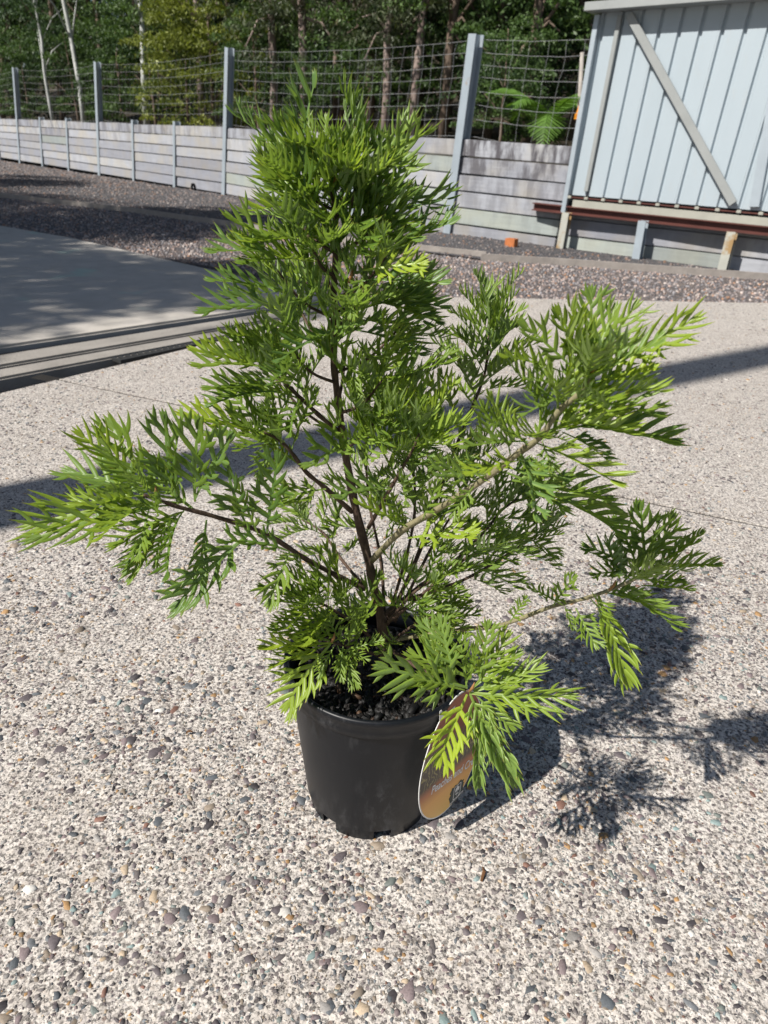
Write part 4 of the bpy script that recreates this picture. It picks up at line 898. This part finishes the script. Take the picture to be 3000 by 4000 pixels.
# right back branches
R5, p = stem('branch', [(1500, 2400, .0), (1640, 2290, -.05), (1778, 2190, -.09), (1896, 2072, -.12), (1959, 1994, -.13), (2020, 1950, -.14)], .0034, .0016)
foliate(R5, p, 11, .55, .07, .095, .05, .2, (75, 30), .05)
R5b, p = stem('branch', [(1560, 2350, -.03), (1750, 2290, -.07), (1880, 2229, -.09), (2053, 2119, -.11), (2100, 2085, -.115)], .0030, .0015)
foliate(R5b, p, 8, .35, .065, .09, .05, .2, (75, 30), .05); heroes(R5b, [(2053, 2119, 2205, 2080, .05, .0, 3), (2060, 2100, 2180, 2180, .06, .0), (2040, 2110, 1945, 2050, .06)], -.11)
# right low branch
R6, p = stem('branch', [(1520, 2500, .0), (1700, 2475, .02), (1840, 2455, .04), (1959, 2441, .06), (2154, 2370, .08), (2280, 2339, .09), (2374, 2307, .10), (2468, 2268, .105), (2550, 2218, .11)], .0036, .0017, 'stem_light')
foliate(R6, p, 10, .66, .055, .085, .2, .6, (75, 30), .04)
heroes(R6, [(2562, 2213, 2822, 2198, .85, .02, 1), (2600, 2195, 2752, 2068, .3, .0, 3), (2522, 2213, 2507, 1965, .12, -.02, 5, FRN), (2546, 2198, 2640, 2012, .15, -.02, 5, FRN), (2483, 2229, 2280, 2127, .2, .0, 2), (2480, 2240, 2311, 2242, .2, .02, 2), (2507, 2285, 2719, 2302, .6, .03, 3), (2500, 2240, 2400, 2020, .15, -.02, 2, FRN), (2330, 2325, 2468, 2686, .45, .04, 1, FRN), (2248, 2375, 2335, 2530, .4, .04, 2, FRN),
 (2201, 2362, 2058, 2292, .35, .01, 1), (2201, 2360, 2240, 2460, .4, .02), (2160, 2365, 2250, 2250, .25, .0), (1990, 2430, 2060, 2330, .1, .0), (2380, 2300, 2580, 2390, .4, .02, 0)], .09)
# tall back shoot on the right
R7, p = stem('branch', [(1520, 2420, -.02), (1640, 2150, -.10), (1740, 1850, -.16), (1835, 1614, -.20), (1890, 1473, -.22), (1906, 1363, -.23), (1915, 1250, -.24)], .0034, .0015)
foliate(R7, p, 22, .48, .075, .105, .12, .45, (76, 30), .08)
heroes(R7, [(1915, 1330, 1992, 1115, .4, .0, 3), (1915, 1290, 2062, 1191, .3, .0, 1), (1910, 1290, 1749, 1212, .35, .0, 1), (1905, 1350, 1725, 1295, .2, .0, 1), (1900, 1400, 1717, 1408, .12, .0, 1), (1895, 1420, 2047, 1395, .15), (1790, 1600, 1612, 1450, .1, .0, 1), (1780, 1620, 1720, 1440, .1, .0, 0), (1760, 1640, 1580, 1560, .1)], -.20)
# inner upright shoots
for k_, (pp_, n_) in enumerate(([[(1510, 2430, -.02), (1580, 2200, -.05), (1620, 2000, -.07), (1610, 1800, -.08), (1570, 1620, -.08)], 20], [[(1500, 2430, .0), (1490, 2200, -.06), (1440, 1950, -.10), (1430, 1700, -.12), (1450, 1500, -.12)], 15], [[(1530, 2420, .02), (1700, 2280, .03), (1820, 2180, .03), (1900, 2150, .03)], 8], [[(1540, 2430, -.04), (1680, 2150, -.10), (1800, 1950, -.14), (1850, 1800, -.16)], 15], [[(1420, 2290, .0), (1330, 2180, -.06), (1260, 2080, -.10), (1180, 2030, -.12)], 9], [[(1440, 2060, .0), (1530, 1900, .05), (1600, 1780, .07), (1640, 1690, .08)], 14], [[(1340, 1760, .0), (1420, 1700, .04), (1470, 1640, .05)], 8], [[(1510, 2440, .0), (1600, 2330, .04), (1680, 2270, .06)], 8])):
    b_, p = stem('branch', pp_, .0028, .0013); n_ = int(n_*1.3); yy = .60 if k_ in (5, 6) else .24
    foliate(b_, p, n_, .30, .065, .092, yy*.6, yy+.2, (76, 34), .06)
    if k_ == 6: heroes(b_, [(1290, 1760, 1334, 1571, .45, .02, 5, FRN), (1295, 1755, 1440, 1690, .45, .02, 5, FRN), (1461, 1710, 1597, 1670, .85, .02, 2), (1380, 1420, 1400, 1560, .8, .02, 2, FRN), (1330, 1420, 1440, 1480, .7, .03)], .05)
# low front shoot over the rim, right
F8, p = stem('branch', [(1530, 2540, .02), (1620, 2600, .08), (1730, 2660, .135), (1833, 2702, .17)], .0030, .0018)
heroes(F8, [(1822, 2692, 1472, 2592, .5, .02, 4, FRN), (1836, 2702, 2250, 2724, .55, .03, 9, FRN), (1824, 2712, 1712, 2992, .95, .03, 2, FRN), (1858, 2735, 2016, 3083, .4, .03, 3, FRN), (1868, 2655, 1917, 2427, .4, -.03, 4, FRN), (1768, 2640, 1721, 2400, .55, -.03, 4, FRN), (1850, 2690, 2035, 2535, .6, -.02, 1), (1850, 2850, 1872, 3085, .4, .02, 6, FRN), (1858, 2715, 2010, 2850, .35, .02, 2, FRN),
 (1820, 2690, 1860, 2500, .45, -.02), (1790, 2680, 1640, 2490, .45, -.03), (1850, 2700, 2060, 2640, .45, -.01, 0), (1760, 2660, 1560, 2680, .5, .01, 0), (1800, 2680, 1600, 2540, .5, -.02, 2), (1820, 2690, 1800, 2470, .55, -.03, 4, FRN), (1845, 2695, 1990, 2470, .5, -.03, 2, FRN), (1850, 2700, 2130, 2600, .55, -.01, 9), (1840, 2705, 2100, 2760, .6, .02, 10), (1835, 2705, 1920, 2900, .45, .02, 2, FRN), (1770, 2665, 1660, 2420, .45, -.05, 2, FRN), (1815, 2700, 1620, 2640, .55, .02, 4), (1840, 2710, 1960, 2960, .5, .02, 10, FRN)], .17)
# low front shoot, left
F9, p = stem('branch', [(1480, 2560, .02), (1400, 2535, .05), (1298, 2510, .08)], .0026, .0016)
heroes(F9, [(1300, 2508, 1008, 2532, .85, .02, 1), (1290, 2515, 1108, 2772, .55, .03, 2, FRN), (1320, 2520, 1395, 2690, .8, .03, 4, FRN), (1300, 2505, 1430, 2440, .5, .0), (1290, 2500, 1060, 2440, .6, .0, 0), (1310, 2520, 1240, 2650, .6, .03), (1330, 2530, 1440, 2580, .6, .02), (1310, 2500, 1150, 2400, .55, .0, 2), (1330, 2510, 1260, 2380, .4, -.01, 4), (1360, 2520, 1420, 2390, .4, -.01, 0), (1290, 2520, 1050, 2600, .65, .02, 9), (1340, 2525, 1330, 2660, .6, .03, 2, FRN), (1380, 2530, 1500, 2500, .45, .0, 4)], .08)
F9b, p = stem('branch', [(1480, 2520, .0), (1380, 2430, .03), (1280, 2370, .05), (1230, 2340, .06)], .0026, .0014)
foliate(F9b, p, 20, .2, .065, .09, .3, .75, (80, 36), .06)
heroes(F9b, [(1230, 2350, 1086, 2282, .8, .01, 1), (1220, 2360, 1075, 2345, .8, .02), (1258, 2357, 1235, 2240, .3, .0, 5), (1300, 2380, 1390, 2260, .3, .0)], .05)
F10, p = stem('branch', [(1510, 2520, .0), (1620, 2440, .02), (1720, 2400, .03)], .0026, .0014); foliate(F10, p, 15, .2, .06, .085, .15, .45, (78, 32), .06)
# leaf objects: the 300 that show largest, the rest in one part
def lw(L): c = L[1].translation; return L[5]/max(.2, proj(c)[2])
LEAVES.sort(key=lambda L: -lw(L))
for (br, m, va, y, g, L) in LEAVES[:298]:
    o = bpy.data.objects.new('leaf', LV[va]); COL.objects.link(o); o.parent = br; o.matrix_parent_inverse = Matrix.Identity(4); o.matrix_basis = m; o.color = (y, g, 0, 1)
rest = LEAVES[298:]
if rest:
    Vs, Fs, Cs = [], [], []; off = 0; cache = {}
    for (br, m, va, y, g, L) in rest:
        if va not in cache:
            me = LV[va]; a = np.empty(len(me.vertices)*3, np.float32); me.vertices.foreach_get('co', a); b = np.empty(len(me.loops), np.int32); me.loops.foreach_get('vertex_index', b)
            c = np.empty(len(me.vertices)*4, np.float32); me.color_attributes['Col'].data.foreach_get('color', c); cache[va] = (a.reshape(-1, 3), b.reshape(-1, 4), c.reshape(-1, 4)[:, :3])
        a, b, c = cache[va]; mm = np.array(m); Vs.append(a @ mm[:3, :3].T+mm[:3, 3]); Fs.append(b+off); Cs.append(c); off += len(a)
    o = link('foliage', fast_mesh('foliage', np.concatenate(Vs), np.concatenate(Fs), M['leaf'], np.concatenate(Cs), True), plant, kind='stuff'); o.color = (.34, .1, 0, 1)
print('LEAVES', len(LEAVES))
# brown new buds at the shoot tips
for (x, y, d) in ((1833, 2702, .172), (1295, 2508, .082), (603, 1947, .137), (2310, 1455, .237), (1302, 728, .012), (1362, 1105, .03), (2380, 2305, .102)):
    q = at(x, y, d); mb = MB(); mb.tube([q, q+Vector((.003, -.002, .008)), q+Vector((.004, -.003, .016))], [.0014, .0019, .0005], 7)
    t_ = 'bud'; mb.build('bud', M['bud'], plant, True)

# ------------------------------------------------------------------ plant tag hanging at the rim
th = R_(-42); TN = Vector((math.cos(th), math.sin(th), 0)); TP = TN*.130; TU = Vector((-TN.y, TN.x, 0)); TVv = Vector((0, 0, 1))
def tuv(x, y): q = hit(x, y, TP, TN)-TP; return q.dot(TU), q.z
TL, TRt, TB, TT_ = tuv(1650, 2950), tuv(1876, 2880), tuv(1740, 3168), tuv(1812, 2695)
TC = ((TL[0]+TRt[0])/2, (TB[1]+TT_[1])/2); TA, TBh = (TRt[0]-TL[0])/2*1.0, (TT_[1]-TB[1])/2
t = NT('tag_print'); co = t.coord('Object'); sx = t.n('ShaderNodeSeparateXYZ'); t.l(co, sx.inputs[0])
vv = t.math('ADD', t.math('MULTIPLY', sx.outputs[2], .5/TBh), .5)
grad = t.ramp(vv, [(0.0, (.88, .54, .13)), (.22, (.85, .42, .10)), (.33, (.50, .17, .06)), (.40, (.045, .03, .02)), (.62, (.06, .045, .028)), (.72, (.20, .055, .03)), (.86, (.33, .10, .05)), (1.0, (.36, .12, .06))])  # orange print, brightened in colour to stand in for light on the card
mp = t.n('ShaderNodeMapping'); mp.inputs['Scale'].default_value = (1, 1, 1.0); t.l(co, mp.inputs[0]); wv = t.n('ShaderNodeTexWave'); wv.inputs['Scale'].default_value = 60; wv.inputs['Distortion'].default_value = 14; wv.inputs['Detail'].default_value = 3; t.l(mp.outputs[0], wv.inputs[0])
zone = t.ramp(vv, [(.36, 0.0), (.42, 1.0), (.62, 1.0), (.70, 0.0)]); th_ = t.math('MULTIPLY', t.ramp(wv.outputs['Fac'], [(.72, 0.0), (.90, .8)]), zone)
c_ = t.mix(th_, grad, t.mix(t.noise(co, 30, 2), (.10, .13, .05), (.55, .42, .16))); t.bsdf(c_, .32, 0, .45); M['tag_print'] = t.m
m_plain('tag_edge', (.80, .79, .76), .5); m_plain('tag_white', (.82, .80, .77), .5); m_plain('tag_dark', (.022, .04, .035), .45)
tg = empty('plant_label', TP+TU*TC[0]+TVv*TC[1], label='oval plant tag with orange print and white lettering on the pot side', cat='label')
TORG = TP+TU*TC[0]+TVv*TC[1]
def card(name, outline, o0, o1, mat, parent):
    n = len(outline); mb = MB(); mb.add([TU*a+TVv*b+TN*o0 for a, b in outline]+[TU*a+TVv*b+TN*o1 for a, b in outline], [tuple(range(n))[::-1], tuple(range(n, 2*n))]+[(i, (i+1) % n, n+(i+1) % n, n+i) for i in range(n)])
    me = mb.mesh(name, mat); o = bpy.data.objects.new(name, me); COL.objects.link(o); o.parent = parent; return o
def ov(k, n=64):
    out = []
    for i in range(n):
        a = 2*math.pi*i/n; b = math.sin(a); out.append((math.cos(a)*TA*k*(1-.10*b), b*TBh*k))
    return out
card('backing', ov(1.0), -.0004, .0004, M['tag_edge'], tg)
fr = card('print_face', ov(.975), .0005, .0008, M['tag_print'], tg)
sp_ = lambda x, y: (tuv(x, y)[0]-TC[0], tuv(x, y)[1]-TC[1])
# white outlined slot near the top
s0 = sp_(1722, 2805); s1 = sp_(1768, 2778)
card('slot', [(s0[0]-.004, s0[1]-.002), (s1[0], s1[1]-.002), (s1[0]+.003, s1[1]+.008), (s1[0]-.004, s1[1]+.007), (s0[0]+.004, s0[1]+.004), (s0[0]-.002, s0[1]+.016), (s0[0]-.006, s0[1]+.015)], .0009, .0012, M['tag_white'], tg)
def lettering(txt, p0, p1, mat, off, name='lettering', shear=0.0, wscale=1.0):
    cu = bpy.data.curves.new('txt', 'FONT'); cu.body = txt; cu.size = 1.0; cu.extrude = 0.0; cu.shear = shear; cu.offset = .018
    ob = bpy.data.objects.new('txt', cu); COL.objects.link(ob); bpy.context.view_layer.update()
    me = bpy.data.meshes.new_from_object(ob.evaluated_get(bpy.context.evaluated_depsgraph_get())); bpy.data.objects.remove(ob)
    co_ = np.empty(len(me.vertices)*3, np.float32); me.vertices.foreach_get('co', co_); co_ = co_.reshape(-1, 3); wd0 = co_[:, 0].max(); d = Vector((p1[0]-p0[0], p1[1]-p0[1])); s_ = d.length/wd0; ax = d.normalized(); ay = Vector((-ax.y, ax.x))
    out = []
    for x, y, _ in co_:
        u_ = p0[0]+ax.x*x*s_+ay.x*y*s_*wscale; v_ = p0[1]+ax.y*x*s_+ay.y*y*s_*wscale; out.append(TU*u_+TVv*v_+TN*off)
    me.vertices.foreach_set('co', np.array([tuple(q) for q in out], np.float32).ravel()); me.materials.clear(); me.materials.append(mat); me.update()
    o = bpy.data.objects.new(name, me); COL.objects.link(o); o.parent = tg; return o
lettering('Peaches and Cream', sp_(1680, 3103), sp_(1872, 2962), M['tag_white'], .0013, wscale=1.45)
# emblem: dark brushed patch, white rounded frame with a flower, script underneath
lg = sp_(1782, 3092); cxl, cyl = lg; bw, bh = .0155, .0175; rr_ = random.Random(3)
patch_ = [(cxl+math.copysign(abs(math.cos(a))**.6, math.cos(a))*bw*rr_.uniform(.85, 1.2), cyl+math.copysign(abs(math.sin(a))**.6, math.sin(a))*bh*rr_.uniform(.85, 1.18)) for a in np.linspace(0, 2*math.pi, 40, endpoint=False)]
card('emblem_patch', patch_, .0009, .0012, M['tag_dark'], tg)
def rrect(w_, h_, r, n=5): return [(sx_*(w_-r)+r*math.cos(a0+k*math.pi/2/n), sy_*(h_-r)+r*math.sin(a0+k*math.pi/2/n)) for sx_, sy_, a0 in ((1, 1, 0), (-1, 1, math.pi/2), (-1, -1, math.pi), (1, -1, 1.5*math.pi)) for k in range(n+1)]
o_, i_ = rrect(.0085, .0135, .003), rrect(.0072, .0122, .0022); n = len(o_); mb = MB()
mb.add([TU*(cxl+a)+TVv*(cyl+.002+b)+TN*.0014 for a, b in o_+i_], [(k, (k+1) % n, n+(k+1) % n, n+k) for k in range(n)])
for (dx, dy, rx, rz_) in ((0, .006, .0025, .005), (-.0032, .004, .0015, .0045), (.0032, .004, .0015, .0045), (0, -.0035, .0006, .006), (-.0025, -.004, .0022, .0010), (.0025, -.0055, .0022, .0010)):
    k = 10; mb.add([TU*(cxl+dx+rx*math.cos(a))+TVv*(cyl+.002+dy+rz_*math.sin(a))+TN*.0014 for a in np.linspace(0, 2*math.pi, k, endpoint=False)], [tuple(range(k))])
me = mb.mesh('emblem', M['tag_white']); o = bpy.data.objects.new('emblem', me); COL.objects.link(o); o.parent = tg
lettering('austraflora', (cxl-.0165, cyl-.0150), (cxl+.0165, cyl-.0110), M['tag_white'], .0016, shear=.35)

# ------------------------------------------------------------------ small litter on the driveway
def twig(px, ln, ang, label, r=.0016):
    a = gnd(*px); d = Vector((math.cos(ang), math.sin(ang), 0)); mb = MB(); mb.tube([a+Vector((0, 0, .002)), a+d*ln*.5+Vector((.003, .002, .004)), a+d*ln+Vector((0, 0, .002))], [r, r*1.3, r*.4], 6)
    mb.build('twig', M['dry_leaf'], label=label, cat='twig')
def dead_leaf(px, ln, ang, label):
    a = gnd(*px); bm_v = []; 
    for i in range(7):
        t_ = i/6; w_ = .22*math.sin(math.pi*min(.98, t_*.95+.03)); x = ln*(t_-.5)
        for s_ in (-1, 0, 1): bm_v.append(a+Vector((x*math.cos(ang)-s_*w_*ln*math.sin(ang), x*math.sin(ang)+s_*w_*ln*math.cos(ang), .0025+abs(s_)*.003+.003*math.sin(3*t_))))
    mb = MB(); mb.add(bm_v, [(i*3+j, i*3+j+1, i*3+j+4, i*3+j+3) for i in range(6) for j in range(2)]); mb.build('dead_leaf', M['dry_leaf'], smooth=True, label=label, cat='leaf')
twig((1880, 3445), .022, 1.4, 'short brown twig on the concrete in front of the pot', .002); dead_leaf((740, 2870), .012, .4, 'tiny curled brown leaf on the concrete left of the pot')
